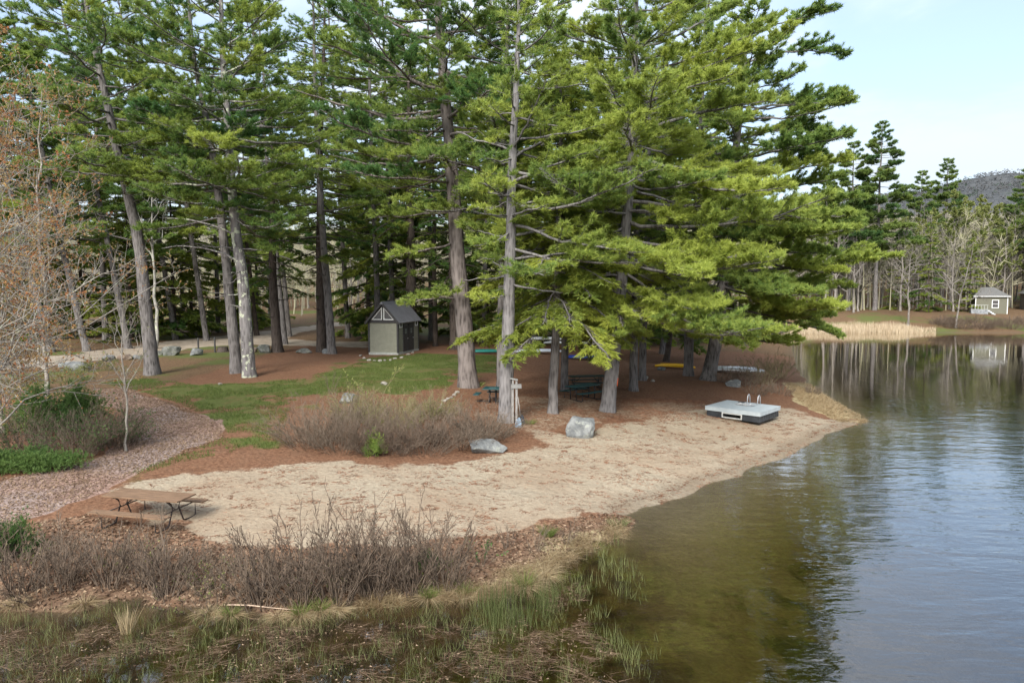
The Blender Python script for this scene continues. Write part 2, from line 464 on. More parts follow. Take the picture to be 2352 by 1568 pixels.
def conifer(name, label, group, path, r0, seed, kind='pine', cb=6.0, n=60, L=5.0, bare=0.3, dens=1.0, az0=0.0, bias=0.0, tint=0.45,
            elev=(-6, 25), top=0.9, extra=(), dead=6, deadlow=2.5, barkm='bark_pine', foliage=None, prof='pine', needle=None, cat='tree'):
    """path: world polyline from the ground up (its end is the top)."""
    rng = np.random.default_rng(seed)
    path = np.asarray(path, float)
    org = path[0].copy()
    root = empty(name, org, 0, label, cat, group)
    path = path - org
    path[0, 2] -= 0.15
    P, rad, V, Fq = trunk_geo(path, r0, rng)
    aw, af = Acc(), Acc()
    aw.add(V, Fq)
    H = P[-1, 2]
    def trunk_at(h):
        return np.array([np.interp(h, P[:, 2], P[:, i]) for i in range(3)]), float(np.interp(h, P[:, 2], rad))
    az = rng.uniform(0, 6.28)
    for i in range(n):
        t = (i + rng.random()) / n
        t = t ** 0.92
        h = cb + (H - cb) * t * 0.985
        az += 2.4 + rng.normal() * 0.35
        if prof == 'pine': pr = (0.75 + 0.35 * min(1, t / 0.25)) * (1 - t ** 1.7) + 0.12
        elif prof == 'cone': pr = (1 - t) ** 0.85 + 0.07
        else: pr = math.sin(PI * min(1, 0.18 + t * 0.82)) ** 0.6 + 0.05
        l = L * pr * (1 + bias * math.cos(az - az0)) * rng.uniform(0.62, 1.18)
        l = max(0.5, l)
        e = R(elev[0] + (elev[1] - elev[0]) * t ** 1.3 + rng.normal() * 6)
        p0, rr = trunk_at(h)
        d = np.array([math.cos(az) * math.cos(e), math.sin(az) * math.cos(e), math.sin(e)])
        curve = rng.normal() * 0.03 + (-0.045 if kind == 'pine' else 0.05)
        grow_branch(aw, af, rng, p0, p0 + d * l, min(rr * 0.4, 0.010 + 0.009 * l), curve, kind, tint + rng.normal() * 0.2, bare, dens, needle=needle)
    for ex in extra:                       # particular limbs: (height, azimuth deg, length, elevation deg, curve, tint, bare)
        h, a, l, e, c, tn, br = ex
        p0, rr = trunk_at(h)
        d = np.array([math.cos(R(a)) * math.cos(R(e)), math.sin(R(a)) * math.cos(R(e)), math.sin(R(e))])
        grow_branch(aw, af, rng, p0, p0 + d * l, min(rr * 0.45, 0.014 + 0.011 * l), c, kind if br < 1 else 'dead', tn, min(br, .9) if br < 1 else 0.25, dens, needle=needle)
    for i in range(dead):
        h = deadlow + (cb - deadlow + 4) * rng.random()
        if h > H * 0.9: continue
        p0, rr = trunk_at(h)
        a = rng.uniform(0, 6.28); l = rng.uniform(0.5, 2.6)
        d = np.array([math.cos(a), math.sin(a), rng.normal() * 0.2])
        grow_branch(aw, af, rng, p0, p0 + d * l, 0.03, -0.05, 'dead', 0, 0.3, 1.0, 0.05)
    link('trunk', aw.mesh('trunk', M[barkm], True, False), root)
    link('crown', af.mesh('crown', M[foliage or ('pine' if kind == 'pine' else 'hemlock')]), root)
    return root
def upath(base_uv, pts, H):
    """base on the ground at base_uv, following picture points pts at the base's depth, up to total height H"""
    b = at(*base_uv)
    P = [b]
    for u, v in pts:
        P.append(on_y(u, v, b[1]))
    d = P[-1] - P[-2]; d = d / np.linalg.norm(d); d = d * 0.5 + UP * 0.5
    if P[-1][2] - b[2] < H:
        P.append(P[-1] + d / d[2] * (H - (P[-1][2] - b[2])))
    return np.array(P), b
def copy_tree(root, loc, rz, s, label=None, group=None, name=None):
    r = root.copy(); COL.objects.link(r)
    r.location = [float(q) for q in loc]; r.rotation_euler = (0, 0, rz); r.scale = (s, s, s) if not isinstance(s, tuple) else s
    if label: r['label'] = label
    if group: r['group'] = group
    for ch in list(root.children):
        c = ch.copy(); COL.objects.link(c); c.parent = r
        for gch in list(ch.children):
            d = gch.copy(); COL.objects.link(d); d.parent = c
    return r
def bare_tree(name, label, group, loc, H, seed, levels=(12, 7, 6), r0=0.16, spread=1.0, up=0.35, barkm='bark_grey', leaf=None, leafn=0, leafsize=0.07,
              cat='tree', lean=(0, 0), low=0.25, leaftint=(0.2, 0.8), lenf=0.42, az=None, thin=1.0):
    rng = np.random.default_rng(seed)
    root = empty(name, loc, 0, label, cat, group)
    n0 = 14
    s = np.linspace(0, 1, n0)
    P = np.zeros((1, n0, 3)); P[0, :, 2] = -0.1 + s * H
    P[0, :, 0] = lean[0] * s ** 1.3 + np.cumsum(rng.normal(size=n0)) * H * 0.006
    P[0, :, 1] = lean[1] * s ** 1.3 + np.cumsum(rng.normal(size=n0)) * H * 0.006
    P[0, 0, :2] = 0
    Rr = (r0 * (1 - s) ** 0.85 + 0.012)[None] * (1 + 0.5 * np.exp(-s * H / (r0 * 1.5)))[None]
    aw, af = Acc(), Acc()
    V, Fq = tubes(P, Rr, 9); aw.add(V, Fq)
    length = np.array([H * 0.95])
    rbase = np.array([r0])
    ends = None
    for lv, m in enumerate(levels):
        N = len(P)
        n = P.shape[1]
        lo = low if lv == 0 else 0.22
        sl = lo + (1 - lo) * (np.tile((np.arange(m) + 0.5) / m, (N, 1)) + rng.normal(size=(N, m)) * 0.04)
        sl = np.clip(sl, lo * 0.9, 0.985)
        x = sl * (n - 1); i0 = np.minimum(x.astype(int), n - 2); f = (x - i0)[..., None]
        ar = np.arange(N)[:, None]
        b = P[ar, i0] * (1 - f) + P[ar, i0 + 1] * f
        tan = norm(P[ar, i0 + 1] - P[ar, i0])
        rv = norm(rng.normal(size=(N, m, 3)))
        if lv == 0:
            a0 = rng.uniform(0, 6.28) + np.arange(m) * 2.4 + rng.normal(size=m) * 0.3
            if az is not None: a0 = az[0] + (np.sin(a0) * az[1])
            rv = np.stack([np.cos(a0), np.sin(a0), np.zeros(m)], 1)[None]
        perp = norm(rv - tan * np.sum(rv * tan, -1, keepdims=True))
        ang = rng.uniform(R(32), R(62), (N, m, 1)) * spread
        d = tan * np.cos(ang) + perp * np.sin(ang)
        d = norm(d + UP * up * (0.5 if lv == 0 else 0.25))
        l = length[:, None] * lenf * (1.05 - 0.75 * (sl if lv else sl ** 1.6)) * rng.uniform(0.7, 1.25, (N, m)) * (1.15 if lv else 1)
        k = 7 if lv == 0 else 5 if lv < len(levels) - 1 else 4
        kk = np.linspace(0, 1, k)
        Q = b[..., None, :] + d[..., None, :] * (l[..., None] * kk)[..., None]
        Q[..., 2] += (l[..., None] * kk ** 2) * (0.16 * up if lv == 0 else 0.05)
        Q[..., 1:, :] += np.cumsum(rng.normal(size=(N, m, k - 1, 3)), 2) * 0.035 * l[..., None, None]
        rp = rbase[:, None] * (1 - sl) ** 0.85
        rb = np.minimum(rp * 0.7 + 0.004, 0.014 * l + 0.004) * thin
        RR = rb[..., None] * (1 - 0.85 * kk) + 0.0022
        P = Q.reshape(-1, k, 3); length = l.ravel(); rbase = rb.ravel()
        V, Fq = tubes(P, RR.reshape(-1, k), 5 if lv == 0 else 3)
        aw.add(V, Fq)
    link('trunk', aw.mesh('trunk', M[barkm], True, False), root)
    if leaf:
        idx = rng.integers(0, len(P), leafn)
        q = 0.35 + 0.65 * rng.random(leafn) ** 0.7
        x = q * (P.shape[1] - 1); i0 = np.minimum(x.astype(int), P.shape[1] - 2); f = (x - i0)[:, None]
        pos = P[idx, i0] * (1 - f) + P[idx, i0 + 1] * f
        ax = norm(rng.normal(size=(leafn, 3)) + UP * 0.2)
        tt = rng.uniform(leaftint[0], leaftint[1], leafn)
        tt = tt + 0.25 * np.sin(idx * 0.37)
        V, Fc, T = tufts(pos, ax, 2, leafsize, leafsize * 0.75, 0.7, rng, tt)
        af.add(V, Fc, T)
        link('crown', af.mesh('crown', M[leaf]), root)
    return root
def shrub(name, label, group, loc, H, seed, stems=30, rad=0.5, twigs=9, sub=4, flare=0.5, mt='twig_purple', leaf=None, leafn=0, leafsize=0.05,
          tips=0, curve=0.2, r=0.010, hvar=0.35, leaftint=(0.2, 0.8), low=0.35, cat='shrub'):
    rng = np.random.default_rng(seed)
    root = empty(name, loc, 0, label, cat, group)
    a = rng.uniform(0, 6.28, stems); q = np.sqrt(rng.random(stems))
    b = np.stack([np.cos(a) * q * rad * 0.55, np.sin(a) * q * rad * 0.55, np.zeros(stems)], 1)
    gz = terrain(loc[0] + b[:, 0], loc[1] + b[:, 1]) - loc[2]
    b[:, 2] = gz - 0.04
    h = H * rng.uniform(1 - hvar, 1.0, stems) * (1 - 0.35 * q ** 2)
    d = np.stack([np.cos(a) * q * flare, np.sin(a) * q * flare, np.ones(stems)], 1) + rng.normal(size=(stems, 3)) * 0.13
    d = norm(d)
    k = 8; kk = np.linspace(0, 1, k)
    P = b[:, None] + d[:, None] * (h[:, None] * kk)[..., None]
    P[:, 1:, :2] += np.cumsum(rng.normal(size=(stems, k - 1, 2)), 1) * 0.022 * h[:, None, None]
    P[..., :2] += (np.stack([np.cos(a), np.sin(a)], 1) * (q * curve * h)[:, None])[:, None] * (kk ** 2)[None, :, None]
    aw, af = Acc(), Acc()
    V, Fq = tubes(P, r * rng.uniform(0.6, 1.2, stems)[:, None] * (1 - 0.75 * kk)[None] + 0.0018, 4); aw.add(V, Fq)
    lens = h
    allP = P
    for lv, m in enumerate((twigs, sub)):
        if not m: break
        N = len(P); n = P.shape[1]
        lo = low if lv == 0 else 0.2
        sl = np.clip(lo + (0.97 - lo) * rng.random((N, m)), 0, 0.97)
        x = sl * (n - 1); i0 = np.minimum(x.astype(int), n - 2); f = (x - i0)[..., None]
        ar = np.arange(N)[:, None]
        bb = P[ar, i0] * (1 - f) + P[ar, i0 + 1] * f
        tan = norm(P[ar, i0 + 1] - P[ar, i0])
        dd = norm(tan * 0.9 + norm(rng.normal(size=(N, m, 3))) * 0.62 + UP * 0.15)
        l = lens[:, None] * (0.36 if lv == 0 else 0.42) * rng.uniform(0.5, 1.2, (N, m)) * (1.1 - 0.6 * sl)
        k2 = 4; kk2 = np.linspace(0, 1, k2)
        Q = bb[..., None, :] + dd[..., None, :] * (l[..., None] * kk2)[..., None]
        Q[..., 1:, :] += rng.normal(size=(N, m, k2 - 1, 3)) * 0.04 * l[..., None, None]
        P = Q.reshape(-1, k2, 3); lens = l.ravel()
        V, Fq = tubes(P, np.full(len(P), r * (0.42 if lv == 0 else 0.28))[:, None] * (1 - 0.6 * kk2)[None] + 0.0015, 3); aw.add(V, Fq)
    link('stems', aw.mesh('stems', M[mt], True, False), root)
    if leaf and leafn:
        i = rng.integers(0, len(P), leafn)
        pos = P[i, rng.integers(1, 4, leafn)]
        V, Fc, T = tufts(pos, norm(rng.normal(size=(leafn, 3)) + UP * 0.5), 2, leafsize, leafsize * 0.7, 0.7, rng, rng.uniform(*leaftint, leafn))
        af.add(V, Fc, T)
        link('leaves', af.mesh('leaves', M[leaf]), root)
    if tips:
        i = rng.integers(0, len(P), tips)
        pos = P[i, -1]
        at_ = Acc()
        V, Fc, T = tufts(pos, norm(rng.normal(size=(tips, 3))), 4, 0.026, 0.03, 0.9, rng, np.zeros(tips))
        at_.add(V, Fc, T)
        link('foliage', at_.mesh('foliage', M['seed']), root)  # this part is the dark seed cones at the twig tips, not leaves
    return root
def needle_bush(name, label, group, loc, size, seed, n=2600, mt='juniper', tint=0.4, nl=0.14, nw=0.02, upw=0.6, cat='shrub'):
    rng = np.random.default_rng(seed)
    root = empty(name, loc, 0, label, cat, group)
    aw, af = Acc(), Acc()
    st = 26
    a = rng.uniform(0, 6.28, st)
    e = rng.uniform(0.15, 1.25, st)
    tip = np.stack([np.cos(a) * np.cos(e) * size[0], np.sin(a) * np.cos(e) * size[1], np.sin(e) * size[2]], 1) * rng.uniform(0.7, 1.05, (st, 1))
    kk = np.linspace(0, 1, 5)
    P = tip[:, None] * kk[None, :, None]
    P[..., 2] += 0.12 * size[2] * np.sin(kk * PI)
    P[..., 2] -= 0.05
    V, Fq = tubes(P, 0.02 * (1 - 0.8 * kk)[None] * np.ones((st, 1)) + 0.003, 4); aw.add(V, Fq)
    i = rng.integers(0, st, n); q = rng.uniform(0.25, 1.0, n) ** 0.7
    x = q * 4; i0 = np.minimum(x.astype(int), 3); f = (x - i0)[:, None]
    pos = P[i, i0] * (1 - f) + P[i, i0 + 1] * f
    off = norm(rng.normal(size=(n, 3))) * rng.uniform(0, 0.32, (n, 1)) * np.array(size)
    pos = pos + off
    pos[:, 2] = np.maximum(pos[:, 2], 0.02)
    br = rng.normal(size=st) * 0.12
    V, Fc, T = tufts(pos, norm(tip[i] * 0.7 / max(size) + off + UP * upw), 7, nl, nw, 0.5, rng, tint + br[i])
    af.add(V, Fc, T)
    link('stems', aw.mesh('stems', M['bark_dark'], True, False), root)
    link('crown', af.mesh('crown', M[mt]), root)
    return root
def tuft_plant(name, label, group, loc, H, seed, n=120, rad=0.12, mt='marsh', flare=0.6, width=0.012, tint=(0.2, 0.9), droop=0.4, cat='plant', skirt=None):
    rng = np.random.default_rng(seed)
    def blades(n, H, flare, droop, tint, lo=0.55):
        a = rng.uniform(0, 6.28, n); q = np.sqrt(rng.random(n))
        b = np.stack([np.cos(a) * q * rad, np.sin(a) * q * rad, np.zeros(n) - 0.02], 1)
        d = norm(np.stack([np.cos(a) * flare * q, np.sin(a) * flare * q, np.ones(n)], 1) + rng.normal(size=(n, 3)) * 0.15)
        h = H * rng.uniform(lo, 1.1, n)
        k = 4; kk = np.linspace(0, 1, k)
        P = b[:, None] + d[:, None] * (h[:, None] * kk)[..., None]
        o = np.stack([np.cos(a), np.sin(a)], 1)
        P[..., :2] += o[:, None] * (droop * h[:, None] * kk ** 2)[..., None]
        P[..., 2] -= droop * 0.7 * h[:, None] * kk ** 2
        wd = norm(np.cross(d, rng.normal(size=(n, 3)))) * width * 0.5
        ww = (1 - 0.85 * kk)[None, :, None]
        A = P - wd[:, None] * ww; B = P + wd[:, None] * ww
        V = np.stack([A, B], 2).reshape(-1, 3)
        base = np.arange(n)[:, None] * (2 * k) + np.arange(k - 1)[None] * 2
        Fq = np.stack([base, base + 1, base + 3, base + 2], -1).reshape(-1, 4)
        return V, Fq, np.repeat(rng.uniform(*tint, n), k - 1)
    acc = Acc(); acc.add(*blades(n, H, flare, droop, tint))
    if skirt:
        root = empty(name, loc, 0, label, cat, group)
        link('green_blades', acc.mesh('green_blades', M[mt]), root)
        a2 = Acc(); a2.add(*blades(skirt, H * 0.95, 1.5, 0.9, (0.2, 0.9), 0.3))
        link('dead_skirt', a2.mesh('dead_skirt', M['straw']), root)
        return root
    o = link(name, acc.mesh(name, M[mt]))
    o.location = [float(q) for q in loc]
    return tag(o, label, cat, group)
class MB:
    """boxes, tubes and prisms collected into one mesh, in the object's own space"""
    def __init__(s): s.bm = bmesh.new()
    def box(s, c, size, rz=0.0, rot=None, taper=1.0):
        mt_ = Matrix.Translation(c) @ (rot.to_4x4() if rot else Matrix.Rotation(rz, 4, 'Z'))
        r = bmesh.ops.create_cube(s.bm, size=1.0)
        for v in r['verts']:
            t = taper if v.co.z > 0 else 1.0
            v.co = mt_ @ Vector((v.co.x * size[0] * t, v.co.y * size[1] * t, v.co.z * size[2]))
        return s
    def bar(s, a, b, w, h=None):
        a, b = Vector(a), Vector(b)
        q = (b - a).to_track_quat('X', 'Z').to_matrix()
        return s.box((a + b) / 2, ((b - a).length, w, h or w), rot=q)
    def tube(s, pts, r, k=8, closed=False):
        pts = np.array(pts, float)[None]
        rr = np.full(pts.shape[:2], r) if np.isscalar(r) else np.array(r, float)[None]
        V, Fq = tubes(pts, rr, k)
        vs = [s.bm.verts.new(v) for v in V]
        for f in Fq: s.bm.faces.new([vs[i] for i in f])
        for e in (vs[:k][::-1], vs[-k:]):
            try: s.bm.faces.new(e)
            except ValueError: pass
        return s
    def prism(s, prof, y0, y1, axis='y'):
        """polygon prof (x,z) extruded along y"""
        f = (lambda x, z, y: (x, y, z)) if axis == 'y' else (lambda x, z, y: (y, x, z)) if axis == 'x' else (lambda x, z, y: (x, z, y))
        A = [s.bm.verts.new(f(x, z, y0)) for x, z in prof]; B = [s.bm.verts.new(f(x, z, y1)) for x, z in prof]
        n = len(prof)
        s.bm.faces.new(A); s.bm.faces.new(B[::-1])
        for i in range(n): s.bm.faces.new([A[i], B[i], B[(i + 1) % n], A[(i + 1) % n]])
        return s
    def lathe(s, prof, c=(0, 0), k=16):
        rings = [[s.bm.verts.new((c[0] + r * math.cos(a * 2 * PI / k), c[1] + r * math.sin(a * 2 * PI / k), z)) for a in range(k)] for r, z in prof]
        for p, q in zip(rings, rings[1:]):
            for i in range(k): s.bm.faces.new([p[i], p[(i + 1) % k], q[(i + 1) % k], q[i]])
        s.bm.faces.new(rings[0][::-1]); s.bm.faces.new(rings[-1])
        return s
    def build(s, name, material, parent=None, bevel=0.0, smooth=False):
        bmesh.ops.recalc_face_normals(s.bm, faces=s.bm.faces)
        me = bpy.data.meshes.new(name); s.bm.to_mesh(me); s.bm.free()
        if smooth:
            for p in me.polygons: p.use_smooth = True
        o = link(name, me, parent, material)
        if bevel:
            b = o.modifiers.new('bevel', 'BEVEL'); b.width = bevel; b.segments = 2; b.limit_method = 'ANGLE'
        return o
# ------------------------------------------------------------------ ground: one height field, its faces shared out between the named surfaces
def spaced(parts):
    o = []
    for a, b, d0, d1 in parts:
        n = max(2, int(round((b - a) / (0.5 * (d0 + d1)))))
        t = np.linspace(0, 1, n + 1)[:-1]
        k = (d1 - d0) / (d1 + d0)
        o.append(a + (b - a) * (t * (1 - k) + t * t * k))
    return np.concatenate(o + [[parts[-1][1]]])
xs = spaced([(-3000, -300, 300, 40), (-300, -60, 30, 2), (-60, -26, 1.2, 0.25), (-26, 24, 0.16, 0.16), (24, 60, 0.25, 1.2), (60, 300, 1.5, 30), (300, 3000, 40, 300)])
ys = spaced([(-60, 8, 12, 1.0), (8, 30, 0.12, 0.16), (30, 56, 0.18, 0.3), (56, 130, 0.4, 1.0), (130, 400, 1.2, 20), (400, 4000, 30, 400)])
GX, GY = np.meshgrid(xs, ys)
gx, gy = GX.ravel(), GY.ravel()
gz = terrain(gx, gy)
near = (np.abs(gx) < 70) & (gy > 5) & (gy < 135)
def zone(uv, soft=0.3, amp=0.8, z0=None):
    poly = np.array([on_z(u, v, z0) for u, v in uv])[:, :2] if z0 is not None else at_many(uv)[:, :2]
    wgt = np.zeros(len(gx))
    x, y = gx[near], gy[near]
    d = dist_line(x, y, poly, True)
    s = np.where(inside(x, y, poly), d, -d)
    s = s + (vn(x, y, 1.7) - 0.5) * amp + (vn(x, y, 0.5) - 0.5) * amp * 0.6
    wgt[near] = sst(-soft, soft, s)
    return wgt
SAND = [(290, 1118), (480, 1080), (700, 1063), (900, 1068), (1060, 1064), (1150, 1050), (1225, 1032), (1252, 1020), (1215, 1003), (1240, 985), (1330, 1000), (1390, 972), (1480, 962),
        (1540, 950), (1630, 945), (1700, 930), (1820, 935), (1900, 962), (1985, 964), (1990, 980), (1880, 1020), (1760, 1075), (1600, 1145), (1450, 1200), (1430, 1200), (1330, 1180), (1290, 1200),
        (1200, 1222), (1090, 1235), (900, 1262), (600, 1262), (470, 1245), (420, 1210), (330, 1210), (300, 1160)]
THIN = [(1215, 1003), (1150, 960), (1050, 930), (1200, 905), (1400, 915), (1500, 915), (1640, 920), (1750, 925), (1640, 960), (1450, 975), (1380, 985)]
GRASS = [(230, 880), (330, 868), (450, 885), (600, 880), (690, 868), (790, 845), (850, 822), (960, 812), (1050, 815), (1160, 815), (1170, 850), (1060, 858), (1030, 890),
         (940, 905), (800, 900), (690, 910), (660, 960), (640, 1030), (520, 1040), (420, 1060), (320, 1090), (300, 1085), (400, 1050), (525, 1000), (515, 980), (430, 935), (330, 900)]
MULCH = [(205, 888), (300, 895), (420, 935), (505, 975), (515, 1003), (400, 1055), (300, 1092), (170, 1155), (0, 1215), (-300, 1290), (-400, 1180), (0, 1098), (150, 1070), (240, 1045), (300, 1000), (285, 950), (220, 920)]
ROAD = [(-200, 880), (0, 852), (120, 838), (300, 818), (440, 800), (560, 790), (640, 795), (840, 797), (845, 784), (700, 782), (645, 778), (680, 765), (790, 748), (780, 740), (640, 757),
        (480, 774), (300, 794), (150, 815), (0, 828), (-200, 850)]
BANK = [(-300, 1400), (60, 1405), (330, 1400), (620, 1430), (850, 1415), (1130, 1385), (1240, 1345), (1300, 1300), (1440, 1225), (1465, 1192), (1380, 1178), (1290, 1196), (1200, 1218), (1090, 1232),
        (900, 1258), (600, 1258), (470, 1242), (420, 1205), (330, 1205), (200, 1180), (0, 1215), (-300, 1240)]
DRY = [(1800, 880), (1850, 880), (1910, 920), (1985, 960), (1990, 972), (1930, 970), (1870, 945), (1830, 915)]
STRAWEDGE = [(820, 1410), (1130, 1385), (1240, 1350), (1310, 1300), (1440, 1225), (1430, 1200), (1330, 1235), (1230, 1290), (1100, 1330), (960, 1345), (830, 1370)]
W = {}
W['w_sand'] = np.maximum(zone(SAND, 0.55, 1.0), 0.42 * zone(THIN, 0.8, 2.5))
W['w_grass'] = zone(GRASS, 1.3, 3.2)
W['w_mulch'] = zone(MULCH, 0.25, 0.7)
W['w_road'] = zone(ROAD, 0.5, 1.2)
W['w_bank'] = zone(BANK, 0.3, 0.8)
W['w_dry'] = np.maximum(zone(DRY, 0.35, 0.9), zone(STRAWEDGE, 0.35, 0.9))
ssd = shore_sd(gx, gy)
W['w_forest'] = np.maximum(sst(62, 72, gy), sst(-17, -22, gx) * sst(30, 40, gy)) * (1 - W['w_road'])
W['w_wet'] = sst(1.2, 0.2, ssd) * sst(-0.14, -0.02, gz)
swampw = sst(5.5, 1.5, gx) * sst(22, 18, gy)
W['w_muck'] = np.clip(swampw + sst(1.0, 2.6, -gz) * 0.9, 0, 1)
m_ground, t_ = mat('ground_surface'); g = G(t_)
P_ = g.pos()
nf = g.noise(P_, 9.0, 6, 0.7); nm = g.noise(P_, 1.6, 5, 0.6); nl = g.noise(P_, 0.35, 3, 0.5)
streak = g.noise(g.map(P_, (2.2, 9.0, 1)), 1.0, 5, 0.62, 0.8)
streak2 = g.noise(g.map(P_, (8.0, 3.0, 1), (0, 0, 0.5)), 1.0, 5, 0.62, 0.8)
chips = g.voro(g.map(P_, (1, 1.7, 1), (0, 0, 0.4)), 15.0, 'Color')
chd = _n(t_, 'ShaderNodeSeparateColor'); g.set(chd.inputs[0], chips)
leafs = g.voro(g.map(P_, (1, 1, 1)), 9.0, 'Color')
lfd = _n(t_, 'ShaderNodeSeparateColor'); g.set(lfd.inputs[0], leafs)
def wt(a, k=0.7, lo=0.38, hi=0.62, n=None):
    return g.rng(g.m('ADD', g.attr(a), g.m('MULTIPLY', g.m('SUBTRACT', n or nm, 0.5), k)), lo, hi)
needles = g.mix(g.rng(nf, 0.3, 0.72), (0.10, 0.048, 0.027), (0.245, 0.13, 0.075))
needles = g.mix(g.rng(nm, 0.4, 0.75, 0, 0.5), needles, (0.18, 0.105, 0.064))
sand = g.mix(g.rng(nf, 0.3, 0.7), (0.26, 0.21, 0.148), (0.375, 0.315, 0.23))
sand = g.mix(g.rng(nl, 0.35, 0.7, 0, 0.55), sand, (0.265, 0.185, 0.12))
fleck = g.rng(g.m('ADD', streak2, g.m('MULTIPLY', g.m('SUBTRACT', nm, 0.5), 0.35)), 0.64, 0.72)
sand = g.mix(g.m('MULTIPLY', fleck, 0.4), sand, (0.23, 0.105, 0.055))
grassc = g.mix(g.rng(nf, 0.25, 0.75), (0.055, 0.08, 0.018), (0.115, 0.14, 0.038))
gmask = g.m('MULTIPLY', wt('w_grass', 2.0, 0.48, 1.05, g.noise(P_, 0.45, 6, 0.68)), g.rng(nf, 0.2, 0.6, 0.55, 1.0))
mulch = g.mix(chd.outputs[0], (0.12, 0.066, 0.048), (0.38, 0.26, 0.205))
mulch = g.mix(g.rng(nl, 0.42, 0.62, 0, 0.6), mulch, g.mix(chd.outputs[1], (0.14, 0.105, 0.092), (0.40, 0.34, 0.315)))
road = g.mix(g.rng(nm, 0.3, 0.7), (0.24, 0.195, 0.145), (0.37, 0.31, 0.245))
bank = g.mix(lfd.outputs[0], (0.085, 0.045, 0.028), (0.30, 0.19, 0.12))
bank = g.mix(g.rng(nm, 0.35, 0.7, 0, 0.6), bank, needles)
dry = g.mix(g.rng(streak2, 0.3, 0.7), (0.20, 0.14, 0.065), (0.46, 0.38, 0.22))
forest = g.mix(g.rng(nf, 0.3, 0.7), (0.07, 0.045, 0.025), (0.20, 0.125, 0.07))
forest = g.mix(g.rng(g.noise(P_, 0.12, 4, 0.6), 0.5, 0.62, 0, 0.75), forest, (0.085, 0.12, 0.03))
c = g.mix(wt('w_forest', 0.5), needles, forest)
c = g.mix(gmask, c, grassc)
c = g.mix(wt('w_sand', 1.5, 0.30, 0.62, g.mix(0.5, streak, nf)), c, sand)
c = g.mix(wt('w_bank', 0.6), c, bank)
c = g.mix(wt('w_dry', 0.6), c, dry)
c = g.mix(wt('w_road', 0.4), c, road)
c = g.mix(wt('w_mulch', 0.4), c, mulch)
sepz = _n(t_, 'ShaderNodeSeparateXYZ'); g.set(sepz.inputs[0], P_)
under = g.rng(sepz.outputs[2], 0.03, -0.03)
bedn = g.noise(P_, 0.8, 6, 0.68, 0.5)
bed = g.mix(g.rng(nf, 0.3, 0.7), (0.17, 0.145, 0.095), (0.245, 0.21, 0.145))
weed = g.m('MULTIPLY', g.rng(g.m('ADD', bedn, g.m('MULTIPLY', g.rng(sepz.outputs[2], -0.1, -1.0), 0.16)), 0.56, 0.66), g.rng(sepz.outputs[2], -0.25, -0.6))
bed = g.mix(g.m('MULTIPLY', weed, 0.85), bed, (0.045, 0.045, 0.018))
bed = g.mix(g.attr('w_muck'), bed, g.mix(g.rng(nm, 0.35, 0.65), (0.025, 0.018, 0.010), (0.085, 0.06, 0.03)))
c = g.mix(under, c, bed)
c = g.mix(g.m('MULTIPLY', g.attr('w_wet'), 0.8), c, g.mix(0.5, c, (0.10, 0.075, 0.05)))
h = g.m('ADD', g.m('ADD', nf, g.m('ADD', g.m('MULTIPLY', nm, 2.0), g.m('MULTIPLY', g.noise(P_, 4.0, 3, 0.5), 1.6))), g.m('MULTIPLY', chd.outputs[0], 0.5))
g.bsdf(c, 0.95, g.bump(h, 0.7, 0.055), spec=0.12)
nx, ny = len(xs), len(ys)
ii = np.arange(nx * ny).reshape(ny, nx)
quads = np.stack([ii[:-1, :-1], ii[:-1, 1:], ii[1:, 1:], ii[1:, :-1]], -1).reshape(-1, 4)
fw = {k: v[quads].mean(1) for k, v in W.items()}
fz = gz[quads].mean(1)
lab = np.zeros(len(quads), int)                                   # 0 ground
lab[fw['w_grass'] > 0.5] = 1
lab[fw['w_sand'] > 0.45] = 2
lab[fw['w_road'] > 0.5] = 3
lab[fw['w_mulch'] > 0.5] = 4
lab[fz < -0.02] = 5
GV = np.stack([gx, gy, gz], 1)
for k, nm_ in enumerate(('ground', 'lawn', 'beach', 'dirt_road', 'path', 'lake_bed')):
    q = quads[lab == k]
    used, inv = np.unique(q, return_inverse=True)
    me = mesh_np(nm_, GV[used], [inv.reshape(-1, 4)], m_ground, True, {a: ('POINT', v[used]) for a, v in W.items()})
    tag(link(nm_, me), kind='structure')
# ------------------------------------------------------------------ lake water: a closed body of brown water under a rippled surface
m_water, t_ = mat('lake_water'); g = G(t_)
P_ = g.pos()
w1 = g.noise(g.map(P_, (0.55, 1.5, 1), (0, 0, 0.35)), 1.0, 3, 0.5, 0.6)
w2 = g.noise(g.map(P_, (1.4, 4.2, 1), (0, 0, 0.15)), 1.0, 3, 0.55, 0.3)
w3 = g.noise(g.map(P_, (0.10, 0.25, 1)), 1.0, 2, 0.5)
spx = _n(t_, 'ShaderNodeSeparateXYZ'); g.set(spx.inputs[0], P_)
calm = g.m('MULTIPLY', g.rng(spx.outputs[0], 1.5, 7.0), g.rng(w3, 0.25, 0.7, 0.45, 1.0))
calm = g.m('ADD', g.m('MULTIPLY', g.m('MULTIPLY', calm, g.rng(spx.outputs[1], 26, 52, 1.0, 0.10)), 0.97), 0.03)
hh = g.m('MULTIPLY', g.m('ADD', w1, g.m('MULTIPLY', w2, 0.42)), calm)
nb = g.bump(hh, 1.0, 0.035)
lw = _n(t_, 'ShaderNodeLayerWeight'); lw.inputs[0].default_value = 0.5; g.set(lw.inputs[1], nb)
fres = g.m('ADD', g.m('MULTIPLY', g.m('POWER', lw.outputs['Facing'], 3.1), 0.92), 0.06)
gl = _n(t_, 'ShaderNodeBsdfGlossy'); gl.inputs['Roughness'].default_value = 0.03; gl.inputs[0].default_value = (1, 0.985, 0.955, 1); g.set(gl.inputs['Normal'], nb)
